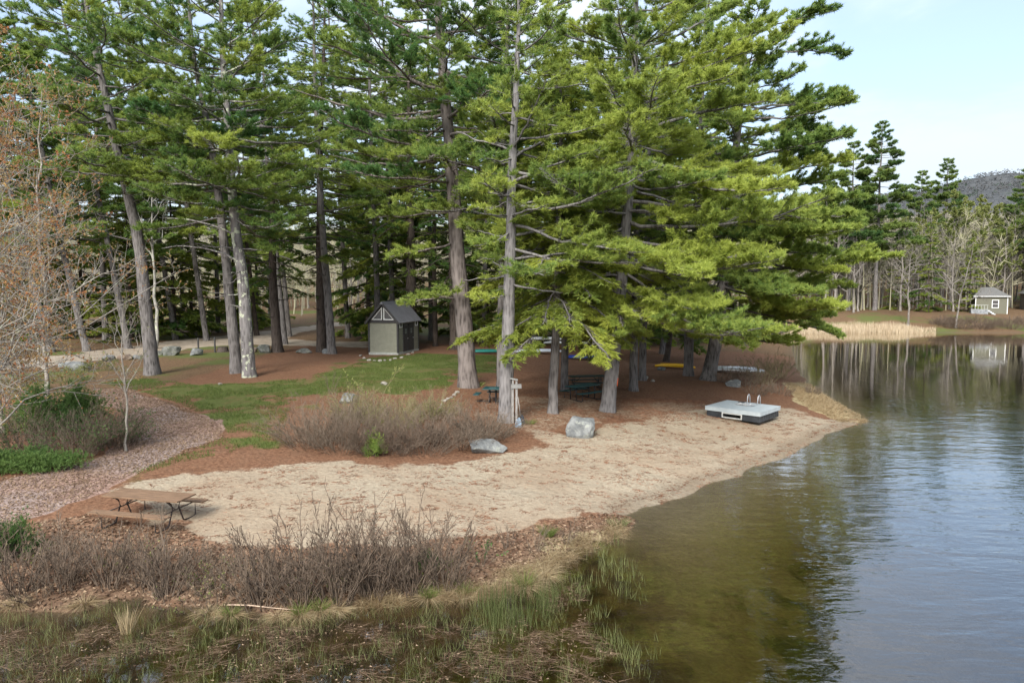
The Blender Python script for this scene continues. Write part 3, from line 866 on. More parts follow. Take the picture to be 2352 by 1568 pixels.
tr = _n(t_, 'ShaderNodeBsdfTransparent'); tr.inputs[0].default_value = (0.98, 0.97, 0.95, 1)
ms = _n(t_, 'ShaderNodeMixShader'); g.set(ms.inputs[0], fres); t_.links.new(tr.outputs[0], ms.inputs[1]); t_.links.new(gl.outputs[0], ms.inputs[2])
va = _n(t_, 'ShaderNodeVolumeAbsorption'); va.inputs[0].default_value = (0.58, 0.53, 0.30, 1); va.inputs[1].default_value = 1.7
g.out(ms.outputs[0], va.outputs[0])
wb = MB().box((0, 40, -3.0), (1600, 240, 6.0))
wo = wb.build('lake_water', m_water)
tag(wo, kind='structure')
# ------------------------------------------------------------------ mountain beyond the far shore
rng = np.random.default_rng(77)
mxs = np.linspace(-900, 1500, 161); mys = np.linspace(420, 1500, 61)
MX, MY = np.meshgrid(mxs, mys)
def mount(x, y):
    hgt = 152 * np.exp(-((x - 820) / 420.0) ** 2) * np.exp(-((y - 1000) / 330.0) ** 2) + 60 * np.exp(-((x - 200) / 420.0) ** 2) * np.exp(-((y - 1000) / 330.0) ** 2)
    hgt = hgt + 66 * np.exp(-((x + 500) / 500.0) ** 2) * np.exp(-((y - 900) / 300.0) ** 2)
    return 10 + hgt + (vn(x, y, 90) - 0.5) * 16 + (vn(x, y, 25) - 0.5) * 6
MZ = mount(MX, MY)
m_mount, t_ = mat('mountain_woods'); g = G(t_); P_ = g.pos()
n1 = g.noise(P_, 0.12, 5, 0.7); n2 = g.noise(P_, 0.012, 4, 0.6)
c = g.mix(g.rng(n1, 0.3, 0.7), (0.070, 0.076, 0.080), (0.105, 0.108, 0.11)); c = g.mix(g.rng(n2, 0.58, 0.68, 0, 0.6), c, (0.06, 0.085, 0.055))
g.bsdf(c, 1.0, g.bump(n1, 1.0, 4.0), spec=0.0)
idx = np.arange(MX.size).reshape(MX.shape)
mq = np.stack([idx[:-1, :-1], idx[:-1, 1:], idx[1:, 1:], idx[1:, :-1]], -1).reshape(-1, 4)
tag(link('mountain', mesh_np('mountain', np.stack([MX.ravel(), MY.ravel(), MZ.ravel()], 1), [mq], m_mount, True)), kind='structure')
# far wood on the mountain: uncountable crowns, one mass
nfo = 14000
fx = rng.uniform(-850, 1450, nfo); fy = rng.uniform(560, 1080, nfo); fzz = mount(fx, fy)
fh = rng.uniform(4, 8, nfo)
acc = Acc()
pos = np.repeat(np.stack([fx, fy, fzz + fh * 0.4], 1), 6, 0) + rng.normal(size=(nfo * 6, 3)) * np.array([1.8, 1.8, 1.3])
V, Fc, T = tufts(pos, norm(rng.normal(size=(nfo * 6, 3)) + UP * 0.7), 2, 2.6, 1.1, 0.6, rng, np.repeat((rng.random(nfo) < 0.08) * 1.0, 6))
acc.add(V, Fc, T)
m_far, t_ = mat('mountain_crowns'); g = G(t_)
g.bsdf(g.mix(g.rng(g.attr('tint'), 0.3, 0.7), g.mix(g.noise(g.pos(), 0.05, 3), (0.074, 0.078, 0.080), (0.115, 0.115, 0.115)), (0.045, 0.07, 0.045)), 1.0, spec=0)
tag(link('distant_woods', acc.mesh('distant_woods', m_far)), 'bare grey-purple woods covering the distant mountain', 'woods', kind='stuff')
# ------------------------------------------------------------------ objects
Mx = {}
Mx['siding'] = plain('painted_siding', (0.25, 0.25, 0.195), 0.65, 0.10, 3, bump=0.15)
Mx['trim'] = plain('dark_trim', (0.045, 0.043, 0.042), 0.6, 0.15)
Mx['white'] = plain('white_paint', (0.72, 0.72, 0.70), 0.55, 0.06)
Mx['glass'] = plain('window_glass', (0.05, 0.05, 0.055), 0.08, 0.1, spec=0.6)
Mx['metalroof'] = plain('metal_roofing', (0.15, 0.15, 0.16), 0.42, 0.12, 1.5, metal=0.3, spec=0.5)
Mx['concrete'] = plain('concrete', (0.36, 0.37, 0.33), 0.9, 0.15, 5, bump=0.3)
Mx['green'] = plain('green_coated_steel', (0.010, 0.055, 0.060), 0.45, 0.15, 6)
Mx['darkgreen'] = plain('dark_green_coated_steel', (0.009, 0.026, 0.026), 0.5, 0.15, 6)
Mx['steel'] = plain('black_steel', (0.02, 0.02, 0.022), 0.5, 0.2)
Mx['rust'] = plain('rusty_steel', (0.055, 0.042, 0.036), 0.7, 0.3, 12)
Mx['tablewood'] = plain('table_planks', (0.17, 0.105, 0.063), 0.8, 0.32, 2.5, bump=0.3, stretch=(1, 14, 6))
Mx['greywood'] = plain('weathered_wood', (0.24, 0.225, 0.21), 0.85, 0.3, 3, bump=0.3, stretch=(10, 10, 1))
Mx['deck'] = plain('grey_decking', (0.36, 0.40, 0.415), 0.55, 0.1, 3)
Mx['float'] = plain('black_float', (0.03, 0.033, 0.037), 0.5, 0.35, 4)
Mx['alu'] = plain('aluminium', (0.62, 0.63, 0.64), 0.4, 0.08, metal=0.6, spec=0.5)
Mx['yellow'] = plain('yellow_plastic', (0.72, 0.40, 0.012), 0.4, 0.08)
Mx['teal'] = plain('teal_plastic', (0.012, 0.16, 0.13), 0.4, 0.1)
Mx['blue'] = plain('blue_plastic', (0.012, 0.05, 0.32), 0.4, 0.1)
Mx['whiteboat'] = plain('pale_hull', (0.60, 0.63, 0.66), 0.4, 0.1)
Mx['bluegrey'] = plain('blue_grey_blade', (0.20, 0.27, 0.34), 0.5, 0.2, 5)
Mx['blackplastic'] = plain('black_plastic', (0.022, 0.025, 0.03), 0.5, 0.2)
Mx['orange'] = plain('orange_plastic', (0.62, 0.11, 0.03), 0.5, 0.1)
Mx['clay'] = plain('pale_clay', (0.55, 0.47, 0.42), 0.8, 0.1)
Mx['shingle'] = plain('grey_shingles', (0.12, 0.117, 0.11), 0.9, 0.25, 8, bump=0.3)
Mx['olive'] = plain('olive_siding', (0.135, 0.13, 0.095), 0.8, 0.12, 4, stretch=(1, 1, 9))
Mx['greysiding'] = plain('grey_siding', (0.16, 0.15, 0.14), 0.8, 0.12, 4, stretch=(1, 1, 9))
Mx['stonewall'] = plain('stone_facing', (0.22, 0.23, 0.24), 0.9, 0.35, 3, bump=0.5)
def rockmat(name, dark, lite, lich, moss=0.0):
    m, t = mat(name); g = G(t); v = g.coord()
    n = g.noise(v, 2.2, 8, 0.7, 0.5); n2 = g.noise(v, 9, 6, 0.7); l = g.noise(v, 3.1, 6, 0.65)
    c = g.mix(g.rng(n, 0.32, 0.68), dark, lite)
    c = g.mix(g.rng(n2, 0.55, 0.75, 0, 0.6), c, tuple(x * 0.45 for x in dark))
    c = g.mix(g.rng(l, 0.56, 0.64, 0, 0.7), c, lich)
    if moss: c = g.mix(g.rng(l, 0.45, 0.35, 0, moss), c, (0.06, 0.075, 0.02))
    g.bsdf(c, 0.9, g.bump(g.m('ADD', n, g.m('MULTIPLY', n2, 0.4)), 0.8, 0.06), spec=0.15)
    return m
Mx['rock'] = rockmat('grey_rock', (0.10, 0.104, 0.105), (0.225, 0.23, 0.22), (0.30, 0.31, 0.265))
Mx['mossrock'] = rockmat('mossy_rock', (0.075, 0.08, 0.07), (0.19, 0.19, 0.175), (0.25, 0.26, 0.2), 0.5)
Mx['brownrock'] = rockmat('brown_rock', (0.14, 0.10, 0.075), (0.30, 0.24, 0.19), (0.34, 0.30, 0.24), 0.2)
Mx['palerock'] = rockmat('pale_stone', (0.22, 0.2, 0.17), (0.36, 0.335, 0.29), (0.36, 0.34, 0.29))
def rock(label, loc, size, seed, m='rock', group=None, rz=0.0, sub=4, planes=11, sink=0.28, name='boulder', cat='boulder', rough=0.1):
    rnd = random.Random(seed)
    bm = bmesh.new()
    bmesh.ops.create_icosphere(bm, subdivisions=sub, radius=1.0)
    pl = []
    for _ in range(planes):
        v = Vector((rnd.gauss(0, 1), rnd.gauss(0, 1), rnd.gauss(0, 0.8))).normalized()
        pl.append((v, rnd.uniform(0.50, 0.85)))
    pl.append((Vector((rnd.gauss(0, .12), rnd.gauss(0, .12), 1)).normalized(), 0.62))
    o3 = Vector((seed * 3.1, seed * 1.7, 0))
    for v in bm.verts:
        p = v.co.copy()
        for n, d in pl:
            t = p.dot(n)
            if t > d: p -= n * (t - d) * 0.93
        p *= 1 + rough * mnoise.fractal(p * 1.8 + o3, 1.0, 2.0, 4)
        v.co = Vector((p.x * size[0], p.y * size[1], p.z * size[2]))
    z0 = min(v.co.z for v in bm.verts); z1 = max(v.co.z for v in bm.verts)
    for v in bm.verts: v.co.z -= z0 + sink * (z1 - z0)
    me = bpy.data.meshes.new(name); bm.to_mesh(me); bm.free()
    o = link(name, me, None, Mx[m])
    o.location = [float(q) for q in loc]; o.rotation_euler = (0, 0, rz)
    return tag(o, label, cat, group)
# --- shed
b = at(911, 815)
SZ = R(-14)
ux = np.array([math.cos(SZ), math.sin(SZ), 0]); uy = np.array([-math.sin(SZ), math.cos(SZ), 0])
WS, LS, HS, RS = 2.3, 4.1, 2.62, 1.38
o0 = b - ux * WS / 2
o0[2] = min(tz(*(o0 + ux * sx * WS / 2 + uy * sy * LS)[:2]) for sx in (-1, 1) for sy in (0, 1)) + 0.02
shed = empty('shed', o0, SZ, 'small grey-green clapboard shed with dark metal roof and triangular gable windows', 'shed')
shed.scale = (1.12, 1.08, 1.06)
MB().box((0, LS / 2, 0.08), (WS + 0.02, LS + 0.02, 0.28)).build('foundation', Mx['concrete'], shed)
wl = MB().box((0, LS / 2, 0.2 + (HS - 0.2) / 2), (WS - 0.06, LS - 0.06, HS - 0.2))
nb_ = 13; bh = (HS - 0.22) / nb_
tl = R(8)
for i in range(nb_):
    z = 0.22 + bh * (i + 0.5)
    for sx in (-1, 1):
        wl.box((sx * (WS / 2 - 0.02), LS / 2, z), (0.022, LS - 0.10, bh + 0.012), rot=Matrix.Rotation(-sx * tl * -1, 3, 'Y'))
    for sy, yy in ((-1, 0.02), (1, LS - 0.02)):
        wl.box((0, yy, z), (WS - 0.10, 0.022, bh + 0.012), rot=Matrix.Rotation(-sy * tl, 3, 'X'))
wl.build('wall', Mx['siding'], shed)
for sx in (-1, 1):
    for y in (0.03, LS - 0.03):
        MB().box((sx * (WS / 2 - 0.03), y, 0.2 + (HS - 0.2) / 2), (0.13, 0.13, HS - 0.2)).build('corner_trim', Mx['trim'], shed, 0.006)
MB().prism([(-WS / 2 - 0.02, HS), (WS / 2 + 0.02, HS), (0.0, HS + RS)], 0.0, LS).build('gable', Mx['trim'], shed)
MB().box((0, -0.015, HS - 0.06), (WS + 0.10, 0.06, 0.16)).build('band_board', Mx['trim'], shed, 0.005)
for sx in (-1, 1):
    def tri(x0, x1, z0, zt):        # right triangle with the upright next to the ridge line
        return [(sx * x0, z0), (sx * x1, z0), (sx * x0, zt)]
    w_ = MB()
    out_ = tri(0.06, 0.92, HS + 0.09, HS + 1.08); in_ = tri(0.125, 0.775, HS + 0.15, HS + 0.915)
    for i in range(3):
        a0, a1, b1, b0 = out_[i], out_[(i + 1) % 3], in_[(i + 1) % 3], in_[i]
        w_.prism([a0, a1, b1, b0], -0.055, -0.002)
    fo = w_.build('gable_window', Mx['white'], shed)
    MB().prism(in_, -0.02, -0.006).build('glass', Mx['glass'], fo)
sl = math.hypot(WS / 2, RS); an = math.atan2(RS, WS / 2)
rf = MB()
for sx in (-1, 1):
    ext = 0.26
    mid = Vector((sx * (WS / 4 + ext * math.cos(an) / 2), LS / 2, HS + RS / 2 - ext * math.sin(an) / 2 + 0.05))
    rot = Matrix.Rotation(sx * an, 3, 'Y')
    rf.box(mid, (sl + ext, LS + 0.5, 0.05), rot=rot)
    for k in range(23):
        y = -0.22 + k * (LS + 0.44) / 22
        rf.box(mid + rot @ Vector((0, y - LS / 2, 0.034)), (sl + ext - 0.02, 0.045, 0.03), rot=rot)
rfo = rf.build('roof', Mx['metalroof'], shed)
MB().prism([(-0.16, HS + RS - 0.08), (0.16, HS + RS - 0.08), (0.0, HS + RS + 0.125)], -0.27, LS + 0.27).build('ridge_cap', Mx['metalroof'], rfo)
for sx in (-1, 1):
    a0 = Vector((sx * (WS / 2 + 0.17), -0.235, HS - 0.20)); a1 = Vector((0, -0.235, HS + RS - 0.0))
    MB().bar(a0, a1, 0.04, 0.16).build('barge_board', Mx['trim'], shed)
MB().tube([(-0.78, 3.4, HS + 0.3), (-0.78, 3.4, HS + 1.15)], 0.05, 10).build('vent_pipe', Mx['white'], shed, smooth=True)
xr = WS / 2
for y in (0.50, 3.60):
    fr_ = MB()
    for dz in (-0.2, 0.2): fr_.box((xr + 0.025, y, 2.33 + dz), (0.05, 0.50, 0.07))
    for dy in (-0.215, 0.215): fr_.box((xr + 0.025, y + dy, 2.33), (0.05, 0.07, 0.33))
    f_ = fr_.build('small_window', Mx['white'], shed)
    MB().box((xr + 0.008, y, 2.33), (0.02, 0.36, 0.33)).build('glass', Mx['glass'], f_)
for y in (1.42, 2.50):
    d_ = MB().box((xr + 0.012, y, 0.22 + 1.0), (0.05, 0.80, 2.0)).build('door', Mx['trim'], shed, 0.005)
    for dy in (-0.45, 0.45): MB().box((xr + 0.02, y + dy, 0.22 + 1.03), (0.06, 0.09, 2.06)).build('door_jamb', Mx['trim'], d_)
    MB().box((xr + 0.02, y, 0.22 + 2.09), (0.062, 0.99, 0.10)).build('door_lintel', Mx['trim'], d_)
    p_ = MB()
    for dy in (-0.075, 0.075):
        for dz in (-0.1, 0.1): p_.box((xr + 0.04, y + dy, 1.78 + dz), (0.012, 0.13, 0.17))
    p_.build('door_pane', plain('door_glass', (0.20, 0.23, 0.22), 0.2, 0.1), d_)
    MB().tube([(xr + 0.04, y + 0.32, 1.2), (xr + 0.09, y + 0.32, 1.2)], 0.025, 8).build('handle', Mx['alu'], d_)
pp = at(945, 806)
MB().lathe([(0.11, 0), (0.15, 0.26), (0.185, 0.27), (0.185, 0.34), (0.15, 0.34), (0.15, 0.30)]).build('flower_pot', Mx['clay'], None, smooth=False).location = pp
tag(bpy.data.objects['flower_pot'], 'pale flower pot standing beside the dark shed doors', 'flower pot')
rr = random.Random(4)
ring = [(828, 818), (836, 824), (848, 828), (860, 829), (872, 830), (884, 829), (896, 828), (908, 825), (922, 822), (938, 815), (948, 811)]
for i, (u, v) in enumerate(ring):
    p = at(u, v)
    rock('small pale edging stone on the ground around the shed base', p, (rr.uniform(.14, .24), rr.uniform(.12, .18), rr.uniform(.09, .14)), 50 + i, 'palerock', 'edging stones around the shed', rr.uniform(0, 3), 2, name='edging_stone', cat='stone')
# --- wooden picnic table on the sand
def bench_frame(mb, y, r=0.025):
    pass
p0 = at(235, 1196); p1 = at(395, 1222)
tc_ = at(318, 1192)
TA = math.atan2(-0.22, 1.0)
tc_ = np.array([-9.77, 18.0, tz(-9.77, 18.0)])
pt = empty('picnic_table', tc_, R(-13), 'weathered brown wooden picnic table with black pipe frame standing on the sand', 'picnic table')
TL = 2.35
tp = MB()
for i in range(5): tp.box((0, -0.30 + i * 0.15, 0.75), (TL, 0.143, 0.04))
tp.build('tabletop', Mx['tablewood'], pt, 0.006)
for sy in (-1, 1):
    be = MB()
    for i in range(2): be.box((0, sy * (0.66 + i * 0.14), 0.45), (TL, 0.132, 0.04))
    be.build('bench', Mx['tablewood'], pt, 0.006)
for sx in (-1, 1):
    x = sx * 0.82
    f_ = MB()
    f_.tube([(x, -0.30, 0.72), (x, -0.16, 0.60), (x, -0.12, 0.45), (x, -0.28, 0.06), (x, -0.40, 0.022), (x, -0.70, 0.022), (x, -0.76, 0.06), (x, -0.76, 0.42)], 0.021)
    f_.tube([(x, 0.30, 0.72), (x, 0.16, 0.60), (x, 0.12, 0.45), (x, 0.28, 0.06), (x, 0.40, 0.022), (x, 0.70, 0.022), (x, 0.76, 0.06), (x, 0.76, 0.42)], 0.021)
    f_.tube([(x, -0.76, 0.415), (x, 0.76, 0.415)], 0.018)
    f_.tube([(x, -0.34, 0.715), (x, 0.34, 0.715)], 0.018)
    f_.tube([(x - sx * 0.02, 0.0, 0.42), (x - sx * 0.45, 0.0, 0.715)], 0.016)
    f_.build('leg_frame', Mx['rust'], pt, smooth=True)
# --- green coated steel picnic tables under the trees
def steel_table(label, u, v, rz, L, W_, top, group, back=0.0):
    p = at(u, v)
    t = empty('picnic_table', p, rz, label, 'picnic table', group)
    MB().box((0, 0, 0.75), (L, W_, 0.045)).build('tabletop', top, t, 0.015)
    for sy in (-1, 1):
        MB().box((0, sy * (W_ / 2 + 0.32), 0.45), (L, 0.27, 0.04)).build('bench', top, t, 0.012)
    for sx in (-1, 1):
        x = sx * (L / 2 - 0.28); o_ = W_ / 2 + 0.32
        f_ = MB()
        f_.tube([(x, -o_, 0.44), (x, -o_, 0.08), (x, -o_ + 0.06, 0.025), (x, o_ - 0.06, 0.025), (x, o_, 0.08), (x, o_, 0.44)], 0.026)
        for sy in (-1, 1):
            f_.tube([(x, sy * 0.22, 0.73), (x, sy * 0.22, 0.03)], 0.026)
            f_.tube([(x, sy * o_, 0.42), (x, sy * 0.22, 0.42)], 0.022)
        f_.tube([(x, 0.0, 0.30), (x - sx * 0.42, 0, 0.73)], 0.02)
        f_.build('leg_frame', Mx['steel'], t, smooth=True)
    return t
steel_table('green steel picnic table between the two grey pine trunks, benches facing the beach', 1338, 917, R(38), 1.9, 0.75, Mx['green'], 'steel picnic tables')
steel_table('almost black steel picnic table standing behind the green one', 1348, 893, R(8), 2.1, 0.75, Mx['darkgreen'], 'steel picnic tables')
p = at(1132, 925)
sq = empty('square_table', p, R(-8), 'small square green steel table with a side seat beside the pine trunk', 'picnic table')
MB().box((0, 0, 0.75), (0.95, 0.95, 0.045)).build('tabletop', Mx['green'], sq, 0.015)
for k, (sx, sy) in enumerate(((-1, 0), (0, 1), (1, 0))):
    MB().box((sx * 0.80, sy * 0.80, 0.45), (0.30 if sx else 0.85, 0.85 if sx else 0.30, 0.04)).build('seat', Mx['green'], sq, 0.012)
f_ = MB()
for sx in (-1, 1):
    for sy in (-1, 1): f_.tube([(sx * 0.16, sy * 0.16, 0.73), (sx * 0.16, sy * 0.16, 0.03), (sx * 0.30, sy * 0.30, 0.02)], 0.024)
for (sx, sy) in ((-1, 0), (0, 1), (1, 0)):
    f_.tube([(sx * 0.80, sy * 0.80, 0.44), (sx * 0.80, sy * 0.80, 0.06), (sx * 0.15, sy * 0.15, 0.12)], 0.024)
f_.tube([(-0.16, -0.16, 0.3), (0.16, -0.16, 0.3)], 0.02)
f_.build('leg_frame', Mx['steel'], sq, smooth=True)
MB().box((0, 0, 0.776), (0.34, 0.16, 0.004)).build('printed_panel', plain('worn_print', (0.10, 0.17, 0.17), 0.5, 0.5, 30), sq)
# --- sign post with tools leaning on it
p = at(1181, 972)
sp_ = empty('sign_post', p, R(-6), 'weathered grey two-board post with a short crossboard beside the pine trunk', 'post')
for dx in (-0.055, 0.10):
    MB().box((dx, 0, 0.93), (0.085, 0.09, 2.0)).build('post_board', Mx['greywood'], sp_, 0.008)
for dx in (-0.125, 0.17):
    MB().box((dx * .85, -0.01, 0.80), (0.016, 0.06, 1.7)).build('pale_batten', plain('pale_batten', (0.24, 0.23, 0.215), 0.8, 0.1), sp_)
MB().box((0.10, -0.07, 1.66), (0.46, 0.04, 0.20), rot=Matrix.Rotation(R(-3), 3, 'Y')).build('crossboard', plain('grey_crossboard', (0.19, 0.185, 0.175), 0.8, 0.25, 4, stretch=(1, 1, 8)), sp_, 0.006)
MB().box((0.0, -0.03, 1.97), (0.34, 0.16, 0.05), rot=Matrix.Rotation(R(10), 3, 'Y')).build('cap_board', plain('pale_cap', (0.28, 0.28, 0.265), 0.8, 0.15), sp_, 0.006)
def paddle(label, u, v, m, lean, hl, name):
    q = at(u, v)
    t = empty(name, q, 0, label, 'shovel')
    lx, ly = lean
    MB().tube([(lx * 0.18, ly * 0.18, 0.36), (lx, ly, hl)], 0.016).build('handle', Mx['greywood'], t, smooth=True)
    prof = [(-0.15, 0.0), (0.15, 0.0), (0.165, 0.08), (0.09, 0.34), (0.03, 0.42), (-0.03, 0.42), (-0.09, 0.34), (-0.165, 0.08)]
    bl = MB().prism(prof, -0.012, 0.012)
    ob = bl.build('blade', m, t, 0.004)
    ob.rotation_euler = (R(-14), R(8), R(12))
paddle('blue-grey flat blade shovel leaning at the foot of the sign post', 1190, 981, Mx['bluegrey'], (-0.08, 0.12), 1.35, 'shovel')
paddle('black blade shovel standing behind the blue-grey one', 1197, 974, Mx['blackplastic'], (-0.14, 0.08), 1.2, 'shovel')
b = at(1394, 944)
qa, qb = on_y(1421, 836, b[1] - .1), on_y(1417, 886, b[1] - .1)
t = empty('rescue_pole', (qb[0], qb[1], qb[2]), 0, 'white and orange rescue pole hanging on the leaning table pine', 'pole')
dq = qa - qb
MB().tube([dq * .35, dq], .022, 8).build('pole', Mx['white'], t, smooth=True)
MB().tube([dq * .0, dq * .36], .04, 8).build('grip', Mx['orange'], t, smooth=True)
# --- swim raft on the sand
rf0 = at(1628, 955); rf1 = at(1735, 979)
ra = math.atan2(rf1[1] - rf0[1], rf1[0] - rf0[0])
RL, RW = 2.75, 2.45
rc = (rf0 + rf1) / 2
ux_ = np.array([math.cos(ra), math.sin(ra), 0]); uy_ = np.array([-math.sin(ra), math.cos(ra), 0])
rc = rc + uy_ * RW / 2
rc[2] = max(tz(*(rc + ux_ * a * RL / 2 + uy_ * b_ * RW / 2)[:2]) for a in (-.8, 0, .8) for b_ in (-.8, 0, .8)) - 0.02
raft = empty('swim_raft', rc, ra, 'grey plank swim raft on black floats pulled up on the sand', 'raft')
dk = MB()
for i in range(16): dk.box((0, -RW / 2 + RW * (i + 0.5) / 16, 0.48), (RL, RW / 16 - 0.008, 0.04))
dk.build('deck', Mx['deck'], raft, 0.005)
for sy in (-1, 1):
    MB().box((0, sy * (RW / 2 - 0.03), 0.385), (RL - 0.02, 0.05, 0.16)).build('side_skirt', Mx['deck'], raft, 0.005)
for sx in (-1, 1):
    MB().box((sx * (RL / 2 - 0.03), 0, 0.385), (0.05, RW - 0.12, 0.156)).build('side_skirt', Mx['deck'], raft, 0.005)
for sx in (-1, 1):
    fl = MB()
    for k in range(3):
        yy = -RW / 2 + 0.06 + (k + 0.5) * (RW - 0.12) / 3
        fl.box((sx * (RL / 2 - 0.48), yy, 0.15), (0.86, (RW - 0.12) / 3 - 0.03, 0.31), taper=0.96)
        for j in range(3): fl.box((sx * (RL / 2 - 0.055), yy - 0.25 + j * 0.25, 0.15), (0.03, 0.10, 0.26))
    fl.build('float', Mx['float'], raft, 0.02)
lf = MB()
y0 = -RW / 2 + 0.015
lf.box((0, y0, 0.275), (1.0, 0.06, 0.05)); lf.box((0, y0, 0.07), (1.0, 0.06, 0.05))
for sx in (-1, 1): lf.box((sx * 0.475, y0, 0.172), (0.05, 0.058, 0.155))
lf.build('frame_rail', plain('weathered_rail', (0.42, 0.42, 0.40), 0.7, 0.15), raft, 0.004)
ld_ = MB()
for xx in (-0.10, 0.42):
    y = RW / 2 - 0.50
    ld_.tube([(xx, y, 0.50), (xx, y + 0.06, 0.88), (xx, y + 0.12, 0.95), (xx, y + 0.22, 0.95), (xx, y + 0.30, 0.85), (xx, y + 0.36, 0.50)], 0.022)
ld_.build('handrail', Mx['alu'], raft, smooth=True)
lb = MB()
for yy in (0.12, 0.50): lb.tube([(-0.45, yy, 0.54), (0.45, yy - 0.05, 0.56)], 0.022)
for k in range(4): lb.box((-0.36 + k * 0.25, 0.30, 0.56), (0.09, 0.42, 0.03))
lb.build('ladder', Mx['alu'], raft)
MB().box((-0.42, 0.80, 0.53), (0.30, 0.22, 0.05), 0.3).build('ladder_step', Mx['float'], raft)
MB().box((-0.10, 0.28, 0.52), (0.55, 0.30, 0.03), -0.1).build('ladder_plate', Mx['clay'], raft)
# --- boats under the trees
def kayak(label, u, v, rz, m, L=3.0, Wd=0.72, H=0.36, upside=True, z=0.0, name='kayak', cat='kayak', tilt=0.0, cockpit=True, group='boats stored under the trees'):
    p = at(u, v)
    n, k = 17, 10
    bm = bmesh.new()
    rings = []
    for i in range(n):
        s = i / (n - 1) * 2 - 1
        wq = max(0.012, (1 - abs(s) ** 2.4)) * Wd / 2
        hq = H * (0.55 + 0.45 * (1 - abs(s) ** 2.2)); lift = 0.18 * H * abs(s) ** 3
        ring_ = []
        for j in range(k):
            a = j / k * 2 * PI
            y_ = math.cos(a) * wq; z_ = math.sin(a) * hq / 2
            if z_ > 0: z_ *= 0.45
            ring_.append(bm.verts.new((s * L / 2, y_, z_ + lift + H / 2)))
        rings.append(ring_)
    for a, b_ in zip(rings, rings[1:]):
        for j in range(k): bm.faces.new([a[j], a[(j + 1) % k], b_[(j + 1) % k], b_[j]])
    bm.faces.new(rings[0]); bm.faces.new(rings[-1])
    bmesh.ops.recalc_face_normals(bm, faces=bm.faces)
    if upside:
        for v_ in bm.verts: v_.co.z = H - v_.co.z
    me = bpy.data.meshes.new('hull'); bm.to_mesh(me); bm.free()
    for q in me.polygons: q.use_smooth = True
    t = empty(name, (p[0], p[1], p[2] + z), rz, label, cat, group)
    t.rotation_euler = (tilt, 0, rz)
    h_ = link('hull', me, t, m)
    kl = MB()
    zz = H * 0.98 if upside else H * 0.72
    if upside: kl.tube([(-L * 0.36, 0, H * 0.95), (0, 0, H * 1.0), (L * 0.36, 0, H * 0.95)], 0.02, 6); kl.build('keel', m, t)
    elif cockpit: kl.lathe([(0.26, zz - 0.08), (0.30, zz), (0.25, zz + 0.02)], (0, 0), 14); kl.build('cockpit_rim', Mx['blackplastic'], t)
    return t
kayak('yellow kayak lying on the needle-covered ground before the bay trunk', 1550, 846, R(-24), Mx['yellow'])
kayak('teal kayak lying on the grass behind the broad pine trunk', 1118, 812, R(4), Mx['teal'], 3.2)
kayak('blue kayak lying under the hemlock boughs behind the picnic tables', 1340, 826, R(-15), Mx['blue'], 3.2)
kayak('yellow kayak propped on edge against the boats above the teal one', 1136, 790, R(8), Mx['yellow'], 2.9, z=0.55, tilt=0.5)
kayak('small yellow kayak stored uppermost over the other yellow one', 1133, 768, R(3), Mx['yellow'], 2.4, z=0.6, tilt=0.5)
kayak('pale upturned canoe under the drooping hemlock boughs', 1235, 812, R(6), Mx['whiteboat'], 4.4, 0.9, 0.4, name='canoe', cat='canoe')
kayak('pale upturned canoe on the rack above the first canoe', 1245, 795, R(3), Mx['whiteboat'], 4.4, 0.9, 0.4, name='canoe', cat='canoe', z=0.5)
kayak('white canoe stored behind the smooth grey trunk of the table clearing', 1300, 800, R(-6), Mx['whiteboat'], 4.2, 0.85, 0.4, name='canoe', cat='canoe', z=0.35)
kayak('silver upturned rowing boat behind the bare shore bushes', 1690, 858, R(-14), Mx['alu'], 4.0, 1.3, 0.55, name='rowing_boat', cat='boat')
# --- two dark posts by the road
for u, v, l in ((456, 811, 'dark slim post by the road, the one with the grey boulder at its foot'), (494, 809, 'dark slim post by the road, nearer the stump')):
    q = at(u, v)
    t = empty('marker_post', q, 0, l, 'post', 'road posts')
    MB().box((0, 0, 0.55), (0.11, 0.11, 1.3)).build('post', Mx['trim'], t, 0.01)
    MB().box((0, 0, 1.215), (0.13, 0.13, 0.04), taper=0.6).build('cap', Mx['trim'], t)
q = at(512, 808)
MB().lathe([(0.62, -0.05), (0.46, 0.1), (0.40, 0.35), (0.38, 0.42), (0.2, 0.42)], k=14).build('stump', M['bark_dark']).location = q
tag(bpy.data.objects['stump'], 'low dark tree stump beside the road post', 'stump')
